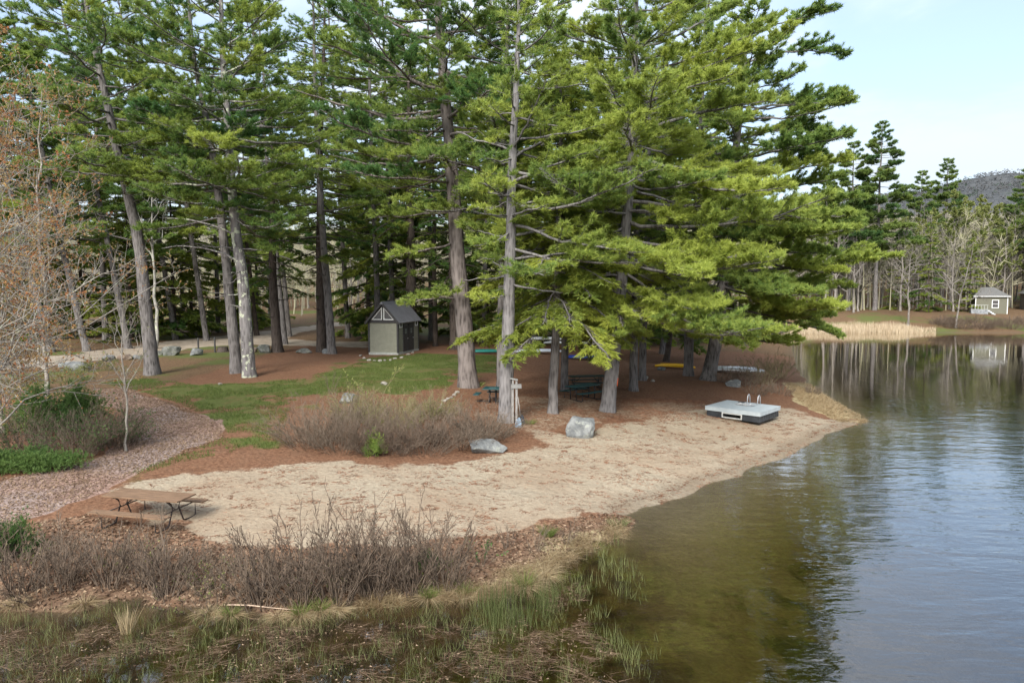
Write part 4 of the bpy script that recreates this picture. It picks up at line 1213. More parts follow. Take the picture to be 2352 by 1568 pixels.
# --- boulders
RK = [(1332, 1000, (1.12, 0.9, 0.95), 11, 'rock', 'big angular pale grey boulder on the sand edge before the picnic tables', 0.3),
      (1112, 1037, (1.25, 0.75, 0.55), 12, 'rock', 'long low cracked grey boulder beside the brown shrubs', 0.35),
      (800, 925, (0.75, 0.6, 0.6), 13, 'rock', 'rounded grey boulder half hidden among the shrub twigs', 0.0),
      (882, 883, (0.30, 0.25, 0.2), 14, 'palerock', 'small pale stone alone on the grass before the shrubs', 0.1),
      (506, 883, (0.18, 0.14, 0.12), 15, 'palerock', 'tiny white stone on the lawn below the lichen-spotted pine', 0.1),
      (395, 816, (1.0, 0.7, 0.8), 16, 'mossrock', 'large mossy roadside boulder right of the leaning pine', 0.5),
      (452, 815, (0.75, 0.55, 0.65), 17, 'rock', 'pointed grey boulder at the foot of the road post', 1.0),
      (362, 815, (0.5, 0.45, 0.45), 18, 'mossrock', 'small dark boulder tucked behind the leaning pine trunk', 0.2),
      (288, 826, (0.7, 0.5, 0.45), 19, 'brownrock', 'brown roadside rock between two pale ones', 0.6),
      (318, 824, (0.6, 0.4, 0.4), 20, 'rock', 'pale flat roadside rock next to the brown rock', 0.1),
      (247, 829, (0.7, 0.5, 0.5), 21, 'rock', 'pale roadside rock with grass growing round it', 0.8),
      (172, 850, (1.3, 0.6, 0.7), 22, 'rock', 'slanted grey slab rock behind the maple twigs', 0.3),
      (606, 810, (0.9, 0.7, 0.75), 23, 'mossrock', 'greenish boulder just right of the lichen-spotted pine', 0.3),
      (584, 808, (0.45, 0.4, 0.4), 24, 'brownrock', 'small brown boulder touching the greenish one', 0.9),
      (697, 810, (0.95, 0.6, 0.55), 25, 'mossrock', 'yellow-mossed roadside boulder left of the twin trunks', 0.0),
      (752, 812, (0.6, 0.5, 0.5), 26, 'rock', 'round grey boulder behind the twin trunks', 0.0),
      (1686, 887, (0.85, 0.6, 0.5), 27, 'rock', 'pale boulder under the bare bushes at the lake edge', 0.2),
      (1484, 870, (0.28, 0.22, 0.24), 28, 'palerock', 'white fist-like stone near the straight hemlock trunk', 0.2),
      (1499, 876, (0.22, 0.18, 0.18), 29, 'palerock', 'smaller white stone next to the fist-like one', 0.5),
      (1518, 850, (0.5, 0.3, 0.3), 30, 'rock', 'small grey rock beside the yellow kayak', 0.2)]
for u, v, s_, sd, m_, l, rz in RK:
    rock(l, at(u, v), tuple(q_ * 0.74 for q_ in s_), sd, m_, None, rz)
# --- row of whitish edging stones leading to the broad pine
pts = [(1050, 902), (1043, 908), (1036, 914), (1028, 918), (1020, 922), (1015, 930), (1013, 938), (1012, 946)]
for i, (u, v) in enumerate(pts):
    rock('whitish edging stone in the curved row below the broad pine', at(u, v), (0.16, 0.11, 0.10), 80 + i, 'palerock', 'curved row of edging stones', rr.uniform(0, 3), 2, name='edging_stone', cat='stone')
# --- far cottages
def window(mb_parent, cx, y, cz, wd, ht, axis='y', pane='glass'):
    f = MB()
    f.box((cx, y - 0.03, cz + ht / 2), (wd + 0.14, 0.08, 0.10)); f.box((cx, y - 0.03, cz - ht / 2), (wd + 0.14, 0.08, 0.10))
    f.box((cx - wd / 2 - 0.02, y - 0.03, cz), (0.10, 0.078, ht - 0.1)); f.box((cx + wd / 2 + 0.02, y - 0.03, cz), (0.10, 0.078, ht - 0.1)); f.box((cx, y - 0.028, cz), (wd - 0.06, 0.06, 0.05))
    fo = f.build('window', Mx['white'], mb_parent)
    MB().box((cx, y - 0.012, cz), (wd - 0.06, 0.02, ht - 0.1)).build('glass', Mx['glass'], fo)
b = at(2276, 720)
ct = empty('cottage', b, R(-27), 'small olive cottage with grey hipped roof and white-framed window across the lake', 'cottage')
CW, CD, CH = 4.6, 5.5, 2.55
MB().box((0, CD / 2, CH / 2 + 0.0), (CW, CD, CH + 0.8)).build('wall', Mx['olive'], ct)
zt = CH + 0.4
rb = MB()
A_ = [(-CW / 2 - 0.35, -0.35, zt), (CW / 2 + 0.35, -0.35, zt), (CW / 2 + 0.35, CD + 0.35, zt), (-CW / 2 - 0.35, CD + 0.35, zt)]
B_ = [(-1.2, CD / 2 - 0.3, zt + 1.55), (0.6, CD / 2 - 0.3, zt + 1.55)]
vs = [rb.bm.verts.new(v) for v in A_ + B_]
for f in ((0, 1, 5, 4), (1, 2, 5), (2, 3, 4, 5), (3, 0, 4), (3, 2, 1, 0)): rb.bm.faces.new([vs[i] for i in f])
rb.build('roof', Mx['shingle'], ct)
MB().box((0, -0.36, zt - 0.03), (CW + 0.7, 0.05, 0.10)).build('fascia', Mx['white'], ct)
for sx in (-1, 1): MB().box((sx * (CW / 2 - 0.05), -0.02, CH / 2), (0.11, 0.06, CH + 0.6)).build('corner_board', Mx['white'], ct)
window(ct, 0.55, 0, 1.65, 0.85, 1.3)
dkk = MB().box((-1.9, -1.1, 0.25), (2.4, 2.0, 0.9)).build('deck', Mx['stonewall'], ct)
rl = MB()
for k in range(6): rl.box((-3.0 + k * 0.44, -2.05, 1.1), (0.06, 0.06, 0.8))
rl.box((-1.9, -2.05, 1.5), (2.4, 0.09, 0.07)); rl.box((-1.9, -2.05, 0.76), (2.4, 0.09, 0.07))
rl.build('railing', Mx['concrete'], dkk)
st_ = MB()
for k in range(4): st_.box((-0.55 + k * 0.26, -1.3, 0.50 - k * 0.2), (0.28, 1.3, 0.2))
st_.build('steps', Mx['whiteboat'], dkk)
b = at(2432, 715); b[1] += 4; b[2] = tz(b[0], b[1])
b[0] += 1.5
hs = empty('house', b, R(-30), 'grey lakeside house with white-framed windows at the picture edge', 'house')
MB().box((0, 4, 1.8), (9.0, 8, 4.2)).build('wall', Mx['greysiding'], hs)
MB().prism([(-5.0, 3.7), (5.0, 3.7), (0.0, 7.2)], -0.4, 8.4).build('roof', Mx['shingle'], hs)
MB().prism([(-4.5, 3.72), (4.5, 3.72), (0.0, 6.9)], -0.43, -0.41).build('gable', Mx['greysiding'], hs)
for cx in (-3.3, -1.2, -0.2): window(hs, cx, 0, 2.2, 0.75, 1.6)
MB().box((-2.2, -0.05, 2.0), (0.2, 0.10, 3.6)).build('corner_board', Mx['white'], hs)
hs.scale = (.8, .8, .8)
# ------------------------------------------------------------------ trees that can be told apart
def pw(px, y): return px * y / F0
def pine_at(label, base, pts, H, wpx, seed, name='pine_tree', group='tall white pines on the point', **kw):
    P, b = upath(base, pts, H); wpx *= 0.93
    return conifer(name, label, group, P, pw(wpx, b[1]) / 2, seed, **kw)
G1 = 'tall white pines on the point'
G2 = 'hemlocks on the point'
pine_at('tall leaning grey-brown pine by the road, its lower trunk bare, leftmost on the lawn', (350, 860), [(345, 800), (318, 560), (300, 470), (272, 360), (240, 210), (215, 110), (196, 0), (185, -90)], 27, 34, 101,
        cb=11.5, n=58, L=5.4, bare=0.3, tint=0.42, elev=(-4, 22), dead=10, deadlow=8, dens=1.1,
        extra=((17.5, 170, 4.2, 12, 0.05, .4, .45), (18.6, 195, 4.5, 20, 0.05, .4, .5), (15, 10, 3.0, 15, -0.1, .4, .6), (13.0, 200, 3.0, 10, 0.0, .5, .4)))
pine_at('grey-trunked pine standing right against the lichen-spotted pine', (543, 856), [(520, 620), (500, 430), (478, 300), (455, 200), (440, 100), (430, 0)], 26, 28, 102, cb=9.5, n=58, L=5.2, tint=0.30, dens=1.1, elev=(-6, 18), dead=8, deadlow=5)
pine_at('pine with pale lichen-spotted trunk at the lawn edge', (572, 865), [(560, 640), (545, 540), (532, 400), (527, 300), (515, 150), (508, 0)], 27, 32, 103, cb=9.5, n=70, L=6.0, tint=0.5, dens=1.15, elev=(-4, 34), dead=10, deadlow=4,
        barkm='bark_lichen', extra=((13.5, 185, 5.2, 6, 0.05, .7, .45), (11.5, 20, 3.5, 25, 0, .4, .5), (14.5, 15, 4.6, 28, 0, .5, .5), (7.0, 190, 4.5, 10, .1, 0, 1.0), (8.5, 175, 5.0, 14, .06, 0, 1.0), (7.8, 0, 2.4, -4, 0, .45, .3), (9.6, 250, 3.5, 0, 0, .7, .35)))
pine_at('dark short hemlock trunk standing alone before the road', (638, 808), [(625, 640), (622, 400)], 19, 26, 104, 'hemlock_tree', G2, kind='hemlock', cb=5.0, n=60, L=4.2, tint=0.25, elev=(-14, 18), prof='cone', barkm='bark_dark', dens=0.8)
pine_at('dark straight hemlock, the left one of the twin trunks by the roadside boulders', (738, 808), [(732, 560), (738, 300), (745, 100)], 29, 24, 105, 'hemlock_tree', G2, kind='hemlock', cb=6.5, n=70, L=4.6, tint=0.30, elev=(-14, 14), prof='round', barkm='bark_dark', dens=0.8)
pine_at('slim leaning grey trunk, the right one of the twin trunks', (762, 812), [(748, 620), (738, 480), (728, 300), (722, 120)], 31, 21, 106, cb=9, n=52, L=4.8, tint=0.55, dens=1.1)
pine_at('slender pine rising just behind the shed roof', (868, 800), [(866, 660), (856, 420), (850, 250), (846, 100)], 34, 16, 107, cb=9.5, n=56, L=5.2, tint=0.5, dens=1.1)
pine_at('broad dark hemlock close behind the shed', (944, 800), [(942, 640), (938, 420), (935, 200)], 26, 30, 108, 'hemlock_tree', G2, kind='hemlock', cb=4.2, n=80, L=5.0, tint=0.18, elev=(-16, 12), prof='round', barkm='bark_dark', dens=0.75)
pine_at('dark hemlock between the shed and the broad furrowed pine', (1045, 802), [(1040, 640), (1035, 420), (1030, 200)], 24, 26, 109, 'hemlock_tree', G2, kind='hemlock', cb=5.0, n=66, L=4.6, tint=0.22, elev=(-16, 12), prof='round', barkm='bark_dark', dens=0.75)
pine_at('broadest pine, deeply furrowed trunk flaring over the needle bed', (1075, 888), [(1068, 760), (1050, 600), (1044, 480), (1030, 300), (1015, 130), (1003, 0)], 29, 46, 110, cb=11, n=78, L=6.4, tint=0.45, dens=1.1, elev=(-4, 30), dead=12, deadlow=9, barkm='bark_big',
        extra=((15.2, 185, 8.5, 8, -.08, .3, 1.0), (13.0, 200, 6.5, -4, -.08, .3, 1.0), (10.0, 195, 4.5, -8, 0, .7, .4), (8.2, 215, 4.2, -14, 0, .8, .35), (16.5, 190, 7.5, 18, 0, .6, .45), (18.5, 200, 7.0, 24, 0, .6, .4), (5.6, 250, 2.6, -10, 0, .7, .3), (5.0, 200, 3.6, -6, .05, .75, .3)))
pine_at('grey pine trunk at the beach edge with the sign post at its foot', (1163, 967), [(1163, 900), (1170, 640), (1176, 480), (1182, 330), (1188, 200)], 19.5, 38, 111, cb=5.6, n=50, L=3.6, tint=0.8, elev=(-6, 16), dead=8, deadlow=5, top=1, bias=0.7, az0=0.0, barkm='bark_light',
        extra=((9.6, 20, 3.6, 6, .02, .95, .35), (10.5, -30, 4.2, 14, .02, .85, .3), (11.5, 40, 4.5, 25, .02, .9, .3), (11.8, 150, 3.2, 22, 0, .6, 1.0), (8.2, 10, 4.0, 8, .02, .9, .35), (7.2, -20, 3.4, 4, .02, .85, .4), (7.0, 5, 4.2, -20, .10, .85, .5), (11.9, 300, 3.5, 40, 0, .8, .3), (9.0, 300, 3.0, 5, 0, .9, .35)))
pine_at('thin straight pine standing close behind the sign-post trunk', (1150, 893), [(1152, 700), (1155, 480), (1160, 250), (1166, 60)], 26, 22, 112, cb=8, n=64, L=5.2, tint=0.5, dens=1.1)
pine_at('smooth grey hemlock with hanging boughs left of the picnic tables', (1270, 948), [(1270, 850), (1275, 700), (1280, 560)], 16, 25, 113, 'hemlock_tree', G2, kind='hemlock', cb=4.3, n=100, L=4.6, tint=0.6, elev=(-24, 20), dens=1.25, prof='cone', barkm='bark_pine')
pine_at('second smooth hemlock trunk right behind the first one', (1297, 897), [(1297, 800), (1300, 600), (1305, 400)], 19, 20, 114, 'hemlock_tree', G2, kind='hemlock', cb=4.0, n=90, L=5.0, dens=1.1, tint=0.45, elev=(-20, 16), prof='round', barkm='bark_pine')
pine_at('big pine leaning over the picnic tables, boughs hanging to head height', (1394, 944), [(1404, 870), (1425, 680), (1438, 560), (1455, 380), (1462, 200), (1466, 0)], 24, 36, 115, cb=4.2, n=104, L=6.0, tint=0.85, elev=(-16, 26), dens=1.3, bare=0.26, barkm='bark_light', bias=0.22, az0=-0.5, dead=5,
        extra=((4.8, 265, 3.4, -8, .05, .9, .2), (5.2, 200, 3.8, -4, .05, .85, .2), (4.9, 300, 4.0, -10, .05, .95, .25), (6.5, 190, 4.6, 0, .04, .8, .3), (7.6, 280, 5.0, -4, .03, 1.0, .35), (9.6, 300, 4.0, -12, .03, 1.0, .4), (17.2, 20, 6.0, 26, -.05, .6, .5), (17.0, 160, 5.0, 22, -.05, .5, .5), (13.0, 340, 6.5, 10, .05, .7, .3)))
pine_at('straight hemlock trunk just right of the leaning table pine', (1455, 897), [(1456, 800), (1460, 600), (1470, 380)], 17, 22, 116, 'hemlock_tree', G2, kind='hemlock', cb=4.0, n=64, L=4.6, tint=0.32, elev=(-18, 14), prof='round', barkm='bark_pine')
pine_at('second trunk behind the straight hemlock', (1475, 873), [(1477, 760), (1485, 600), (1495, 300)], 21, 19, 117, cb=5.0, n=64, L=5.4, tint=0.5, elev=(-10, 20))
pine_at('pine beside the yellow kayak with dark lower trunk', (1580, 862), [(1583, 780), (1595, 600), (1605, 400), (1613, 200), (1618, 50)], 26, 24, 118, cb=4.4, n=82, L=6.2, dens=1.15, tint=0.5, elev=(-12, 22), bias=0.25, az0=-0.7)
pine_at('shore pine leaning toward the lake with the longest boughs over the water', (1625, 873), [(1645, 780), (1662, 640), (1680, 500), (1698, 300), (1712, 150), (1726, 0)], 25, 34, 119, cb=3.8, n=86, L=6.8, tint=0.72, elev=(-12, 24), bias=0.28, az0=-0.2, dens=1.15, bare=0.34, needle=(0.26, 0.05),
        extra=((4.2, -12, 7.6, -9, .05, .6, .3), (6.0, 0, 8.6, 1, .03, .75, .35), (7.0, -10, 10.4, 6, -.03, .8, .35), (9.4, 5, 9.2, 5, .04, .55, .35), (10.4, -15, 8.0, 9, .03, .6, .35), (5.2, -60, 6.0, -4, .05, .9, .3), (6.4, -80, 6.0, -2, .05, .7, .3), (8.0, -50, 7.4, 0, .05, .6, .3), (13.5, 5, 6.4, 8, .06, .35, .4), (16.0, 0, 5.6, 3, .04, .35, .35), (17.2, -8, 6.4, 5, .03, .4, .35), (20.5, 0, 6.4, 4, .08, .35, .4), (22.6, 5, 6.0, 14, .0, .4, .45), (12.0, -5, 7.0, 10, .02, .6, .35)))
# fill behind the front row
BK = [(404, 780, 27, 'pine', 'pine beyond the road boulders behind the leaning trunk', .4), (665, 772, 26, 'pine', 'pine rooted on the grass island by the road fork', .5), (800, 776, 27, 'pine', 'pine left of the shed beyond the bend of the road', .45),
      (990, 782, 27, 'pine', 'pine rising beyond the shed and the dark hemlock', .4), (1110, 786, 27, 'pine', 'pine growing behind the stacked kayaks', .5), (1220, 790, 26, 'pine', 'pine rising behind the stored canoes', .45),
      (1360, 802, 26, 'pine', 'pine rising beyond the blue kayak', .5), (1520, 812, 25, 'pine', 'pine behind the yellow kayak clearing', .45), (200, 806, 26, 'pine', 'grey pine trunk leaning behind the maple twigs', .45), (118, 808, 25, 'pine', 'straight pine trunk seen through the maple twigs', .4),
      (655, 790, 30, 'pine', 'pine between the lone hemlock and the twin trunks, rooted by the road edge', .55), (905, 792, 30, 'pine', 'pine at the back corner of the shed', .5), (475, 782, 30, 'pine', 'pine just beyond the road posts', .5), (295, 800, 30, 'pine', 'pine beyond the pale birch across the road', .45),
      (590, 770, 22, 'hemlock', 'dense hemlock across the road behind the lichen-spotted pine', .35), (1000, 795, 23, 'hemlock', 'hemlock hiding the gap behind the broad pine', .3), (1180, 800, 20, 'hemlock', 'low-boughed hemlock beside the stored canoes', .4),
      (1400, 815, 18, 'hemlock', 'low-boughed hemlock behind the dark picnic table', .4), (1530, 830, 16, 'hemlock', 'hemlock at the back of the kayak clearing', .4), (870, 778, 22, 'hemlock', 'tall hemlock whose crown tops the shed roof', .22)]
for i, (u, v, H, k, l, tn) in enumerate(BK):
    b = at(u, v)
    if k == 'pine': H = 6.7 + (b[1] * 0.46) + (i % 4) * 0.8
    elif u < 1100: H = 27
    lean = (u - 1000) * 0.00022
    path = np.array([b + np.array([lean * h, 0, h]) for h in np.linspace(0, H, 6)])
    if k == 'pine': conifer('pine_tree', l, G1, path, 0.27, 200 + i, cb=8 if u < 1100 else 5, n=62, L=5.4, tint=tn, elev=(-6, 22), dens=0.85, needle=(0.29, 0.055), dead=4)
    else: conifer('hemlock_tree', l, G2, path, 0.25, 200 + i, kind='hemlock', cb=2.2, n=64, L=4.6, tint=tn, elev=(-16, 12), prof='cone', barkm='bark_dark', dens=0.75, needle=(0.28, 0.08))
# ------------------------------------------------------------------ wood beyond the road: shared shapes
def path0(H, lean=0.0): return np.array([[lean * h * h / H, 0, h] for h in np.linspace(0, H, 6)])
GH, GP, GB = 'hemlocks in the wood beyond the road', 'pines in the wood beyond the road', 'leafless trees beyond the road'
LH, LP_, LB = 'dark green hemlock in the wood beyond the dirt road', 'tall bare-trunked pine in the wood beyond the dirt road', 'grey leafless tree on the rising ground beyond the dirt road'
ph = [conifer('hemlock_tree', LH, GH, path0(22 - 3 * i), 0.22, 300 + i, kind='hemlock', cb=0.8, n=70, L=4.8, tint=0.55 + 0.08 * i, elev=(-16, 8), prof='cone', barkm='bark_dark', dens=0.85, needle=(0.36, 0.11), dead=0) for i in range(3)]
pp_ = [conifer('pine_tree', LP_, GP, path0(33 - 2 * i), 0.28, 310 + i, cb=9 + 2 * i, n=52, L=5.2, tint=0.42, elev=(-4, 20), dens=0.7, needle=(0.40, 0.09), dead=5) for i in range(3)]
pb_ = [bare_tree('bare_tree', LB, GB, (0, 0, 0), 15 - i, 320 + i, levels=(14, 8, 6), r0=0.15, barkm='bark_far', lenf=0.36, thin=1.5, up=0.6) for i in range(3)]
rng = np.random.default_rng(9)
used_p = {}
def place(proto, x, y, s, label=None, group=None, rz=None, z=None):
    key = proto.name
    z = tz(x, y) - 0.1 if z is None else z
    rz = rng.uniform(0, 6.28) if rz is None else rz
    if key not in used_p:
        used_p[key] = 1
        proto.location = (x, y, z); proto.rotation_euler = (0, 0, rz); proto.scale = (s, s, s)
        if label: proto['label'] = label
        if group: proto['group'] = group
        return proto
    return copy_tree(proto, (x, y, z), rz, s, label, group)
def at_uy(u, y): return (u - CU) / F0 * y
ROADP = np.array([on_z(u, v, 1.6)[:2] for u, v in ROAD])
taken = []
def free(x, y, r):
    if inside(np.array([x]), np.array([y]), ROADP)[0] or dist_line(np.array([x]), np.array([y]), ROADP, True)[0] < 1.6: return False
    if shore_sd(np.array([x]), np.array([y]))[0] < 2.0: return False
    for a, b_ in taken:
        if (a - x) ** 2 + (b_ - y) ** 2 < r * r: return False
    taken.append((x, y)); return True
# hemlock belt with the gaps of the photograph
for u, y, k, s in [(385, 66, 0, .75), (425, 64, 1, .8), (462, 66, 2, .85), (500, 69, 0, .7), (330, 64, 2, .8), (300, 66, 1, .8), (570, 76, 2, .8), (610, 82, 1, .8), (30, 66, 0, .9), (110, 70, 1, 1.0), (190, 72, 0, 1.0), (260, 78, 2, 1.0), (330, 74, 0, .95), (400, 70, 1, 1.0), (440, 76, 0, 1.0), (478, 72, 2, 1.1), (540, 84, 1, 1.0), (590, 90, 0, 1.0), (845, 74, 0, 1.15),
                   (905, 70, 1, 1.1), (1060, 78, 1, 1.1), (1120, 72, 2, 1.0), (1180, 76, 0, 1.0), (1250, 70, 1, 1.0), (1320, 74, 0, .95), (1400, 70, 2, 1.0), (1470, 68, 1, 1.0), (1540, 72, 0, .95), (1620, 78, 1, 1.0), (1700, 84, 2, 1.0), (1760, 92, 1, .9)]:
    x = at_uy(u, y)
    if free(x, y, 1.5): place(ph[k], x, y, s)
for u, y, k, s in [(-40, 62, 0, 1), (60, 72, 1, 1), (150, 80, 2, 1), (240, 68, 0, 1), (300, 84, 1, 1.05), (420, 88, 2, 1), (500, 80, 0, 1), (570, 96, 1, 1), (620, 104, 0, 1), (850, 90, 0, 1), (930, 82, 1, 1), 
                   (1090, 84, 0, 1), (1150, 92, 1, 1), (1230, 86, 2, 1), (1290, 84, 0, 1), (1380, 80, 1, 1), (1440, 86, 2, .95), (1510, 80, 0, .95), (1590, 88, 1, .9)]:
    x = at_uy(u, y)
    if free(x, y, 1.5): place(pp_[k], x, y, s)
n_ = 0
while n_ < 70:
    y = rng.uniform(92, 200); x = rng.uniform(at_uy(-150, y), at_uy(1750, y))
    if free(x, y, 2.2): place(pb_[n_ % 3], x, y, rng.uniform(0.75, 1.15)); n_ += 1
# pale slim trunks across the road
for i, (u, v, l) in enumerate([(283, 778, 'slim pale birch trunk across the road, leftmost of the pale ones'), (246, 772, 'tan slim trunk across the road left of the pale birch'), (356, 800, 'pale mottled birch right behind the leaning pine'), (1755, 770, 'white slim birch at the cove behind the shore pine')]):
    b = at(u, v)
    bare_tree('birch_tree', l, None, b, 15, 340 + i, levels=(10, 6, 5), r0=0.15 if i < 3 else 0.12, barkm='bark_birch', low=0.5, spread=0.9, up=0.6)
# ------------------------------------------------------------------ far shore of the lake
GF = 'leafless trees on the far shore'
LF = 'grey leafless tree on the far lake shore'
n_ = 0
while n_ < 105:
    y = rng.uniform(117, 170); u = rng.uniform(1740, 2480); x = at_uy(u, y)
    if 2215 < u < 2420 and y < 128: continue
    if free(x, y, 1.6): place(pb_[n_ % 3], x, y, rng.uniform(0.9, 1.3), LF, GF); n_ += 1
pg = bare_tree('budding_tree', 'leafless tree flushed with pale yellow-green spring leaves across the lake', 'budding trees on the far shore', (0, 0, 0), 15, 351, levels=(14, 8, 6), r0=0.16, barkm='bark_far', leaf='spring', leafn=8500, leafsize=0.24, lenf=0.36, thin=1.3)
for u, y, s in [(2180, 126, 1.35), (2225, 131, 1.3), (2290, 136, 1.25), (2345, 142, 1.35), (2130, 134, 1.2), (2400, 139, 1.3), (2320, 150, 1.4), (2260, 146, 1.4), (2050, 140, 1.2), (1960, 136, 1.1), (2090, 152, 1.3), (2370, 156, 1.4), (1900, 144, 1.1), (2010, 148, 1.2), (2150, 158, 1.3), (2240, 162, 1.3), (2300, 128, 1.05), (2090, 127, .95), (2390, 130, 1.1), (1990, 130, .9), (1690, 112, .8), (1240, 128, 1.0), (800, 140, 1.0), (560, 150, 1.0), (330, 130, .9)]:
    place(pg, at_uy(u, y), y, s, None if y > 1 else None)
for i, (u, v, l) in enumerate([(2195, 752, 'silvery crooked bare tree leaning over the far shoreline beside the cottage'), (2085, 748, 'pale bare tree with arching limbs behind the cattails')]):
    b = at(u, v)
    bare_tree('bare_tree', l, GF, b, 13.0, 360 + i, levels=(12, 8, 7), r0=0.15, barkm='bark_far', low=0.25, spread=1.25, up=0.0, lenf=0.5, lean=(1.2 - 2 * i, -1))
FH = ['dark hemlock behind the silvery crooked tree on the far shore', 'dark hemlock touching the far cottage', 'low hemlock behind the far cattails', 'small hemlock deep in the far shore wood']
for i, (u, y, s) in enumerate([(2130, 119, .72), (2225, 120, .70), (1880, 122, .55), (2060, 124, .6)]):
    place(ph[i % 3], at_uy(u, y), y, s, FH[i], 'hemlocks on the far shore')
FP = ['tall pointed pine across the lake rising above the bough tips', 'second pointed far pine just left of the tall one', 'dark pine crown on the far shore below the mountain slope', 'pine at the picture edge across the lake', 'lower pine beside the dark crown below the mountain', 'far pine hidden partly by the long boughs']
pfar = conifer('pine_tree', FP[0], 'pines on the far shore', path0(27), 0.3, 371, cb=9, n=70, L=5.8, tint=0.4, elev=(-4, 12), dens=1.0, needle=(0.40, 0.10), prof='cone', dead=0, foliage='pine_dark')
for i, (u, y, s) in enumerate([(2008, 122, 1.22), (1948, 124, 1.12), (2162, 150, 1.12), (2356, 132, 1.08), (2105, 148, 1.02), (1890, 130, 1.0)]):
    place(pfar, at_uy(u, y), y, s, FP[i], 'pines on the far shore')
for i, (u, y, s) in enumerate([(2520, 120, 1.25), (2640, 116, 1.3)]):
    place(pfar, at_uy(u, y), y, s, 'tall pine on the shore beyond the picture edge, mirrored in the lake', 'mirrored pines')
# ------------------------------------------------------------------ maples at the picture's edge with red and yellow buds
for i, (u, y, H, sd, tint, nl_, az) in enumerate([(-140, 20.5, 13.5, 401, (0.0, 0.5), 5200, (0.15, 1.2)), (-10, 27, 16.5, 402, (0.15, 0.8), 4200, (0.0, 3.0)), (95, 33, 15, 403, (0.1, 0.7), 3000, None), (-85, 25, 9.5, 404, (0.35, 1.0), 3600, (0.05, 1.0)), (-110, 23, 8.0, 405, (0.2, 0.9), 3600, (0.0, 0.7)), (-50, 22, 11.0, 406, (0.0, 0.6), 3000, (0.2, 1.6))]):
    x = at_uy(u, y)
    bare_tree('maple_tree', ['red-budded maple reaching in with long pale twigs, foremost at the edge', 'tall pale-trunked maple with orange buds behind the foremost one', 'slim maple with rust buds beside the leaning road pine', 'low spreading maple with yellowish buds over the juniper', 'low maple whose twigs hang over the path bushes', 'short maple with the reddest buds at mid height'][i], 'budding maples at the lawn edge',
              (x, y, tz(x, y)), H, sd, levels=(22, 9, 6), r0=0.09 if i in (1, 2) else 0.06, spread=1.25, up=0.25, barkm='bark_grey', leaf='redbud', leafn=int(nl_ * 1.25), leafsize=0.062, low=0.12, leaftint=tint, lenf=0.46, az=az, thin=0.85)

# bare woods far up the slope: reads as one mass
n = 3400
wy = rng.uniform(122, 300, n); wu = rng.uniform(-300, 2650, n); wx = (wu - CU) / F0 * wy
ok_ = shore_sd(wx, wy) > 6
wx, wy = wx[ok_], wy[ok_]; n = len(wx)
wz = terrain(wx, wy)
wh = rng.uniform(9, 16, n) + 2 * (wx > 40)
acc = Acc()
kk = np.linspace(0, 1, 3)
base = np.stack([wx, wy, wz - .2], 1)
d = norm(rng.normal(size=(n, 3)) * .06 + UP)
V, Fq = tubes(base[:, None] + d[:, None] * (wh[:, None] * kk)[..., None], (0.13 * (1 - .8 * kk))[None] * np.ones((n, 1)), 3)
acc.add(V, Fq, np.repeat(rng.uniform(.2, .7, n), len(Fq) // n))
m_ = 46
tp = np.repeat(base, m_, 0) + np.repeat(d, m_, 0) * (np.repeat(wh, m_) * rng.uniform(.25, .98, n * m_))[:, None]
a = rng.uniform(0, 6.28, n * m_); e = rng.uniform(.15, 1.2, n * m_)
dd = np.stack([np.cos(a) * np.cos(e), np.sin(a) * np.cos(e), np.sin(e)], 1)
tp = tp + dd * rng.uniform(0, 1.2, (n * m_, 1))
V, Fc, T = tufts(tp, dd, 2, 2.6, .085, .3, rng, np.repeat(rng.uniform(0, 1, n), m_))
acc.add(V, Fc, T)
m_wood, t_ = mat('bare_woods'); g = G(t_)
g.bsdf(g.mix(g.rng(g.m('ADD', g.attr('tint'), g.m('MULTIPLY', g.m('SUBTRACT', g.noise(g.pos(), .05, 2), .5), 1.2)), 0, 1), (.23, .21, .17), (.38, .36, .23)), 1.0, spec=0)
tag(link('bare_woods', acc.mesh('bare_woods', m_wood)), 'grey-olive leafless woods covering the far slopes', 'woods', kind='stuff')
# ------------------------------------------------------------------ shrubs, bushes, marsh
GS = 'twiggy shrubs on the bank'
for i, (u, v, H, st, rad, l) in enumerate([
        (600, 1385, 1.75, 26, .55, 'bare purple-brown shrub at the start of the long bank thicket'), (690, 1378, 1.9, 30, .6, 'bare shrub with dark seed cones, second in the bank thicket'),
        (775, 1372, 2.0, 32, .6, 'tall seed-coned shrub in the middle of the bank thicket'), (860, 1362, 1.95, 32, .6, 'dense seed-coned shrub right of the thicket middle'),
        (945, 1352, 1.85, 30, .6, 'dense upright shrub near the thicket end'), (1020, 1345, 1.7, 24, .5, 'last leaning shrub of the bank thicket toward the lake'),
        (385, 1368, 1.75, 18, .4, 'open-stemmed shrub before the wooden picnic table'), (330, 1350, 1.5, 10, .3, 'few-stemmed shrub beside the small pool'),
        (250, 1345, 1.6, 18, .5, 'purplish shrub under the end of the picnic table bench'), (150, 1350, 1.5, 20, .55, 'greyish shrub between the pool and the picture edge'),
        (40, 1360, 1.4, 20, .55, 'tangled shrub in the corner by the marsh'), (-50, 1300, 1.7, 18, .6, 'cut-off shrub at the picture edge')]):
    shrub('shrub', l, GS, at(u, v), H * 1.18, 500 + i, stems=int(st * 1.4), rad=rad, twigs=6, sub=2, mt='twig_purple', tips=90 if 560 < u < 1000 or u == 385 else 0, hvar=.5, r=0.0155, flare=0.45, curve=0.16)
GU = 'low brushy undergrowth on the bank'
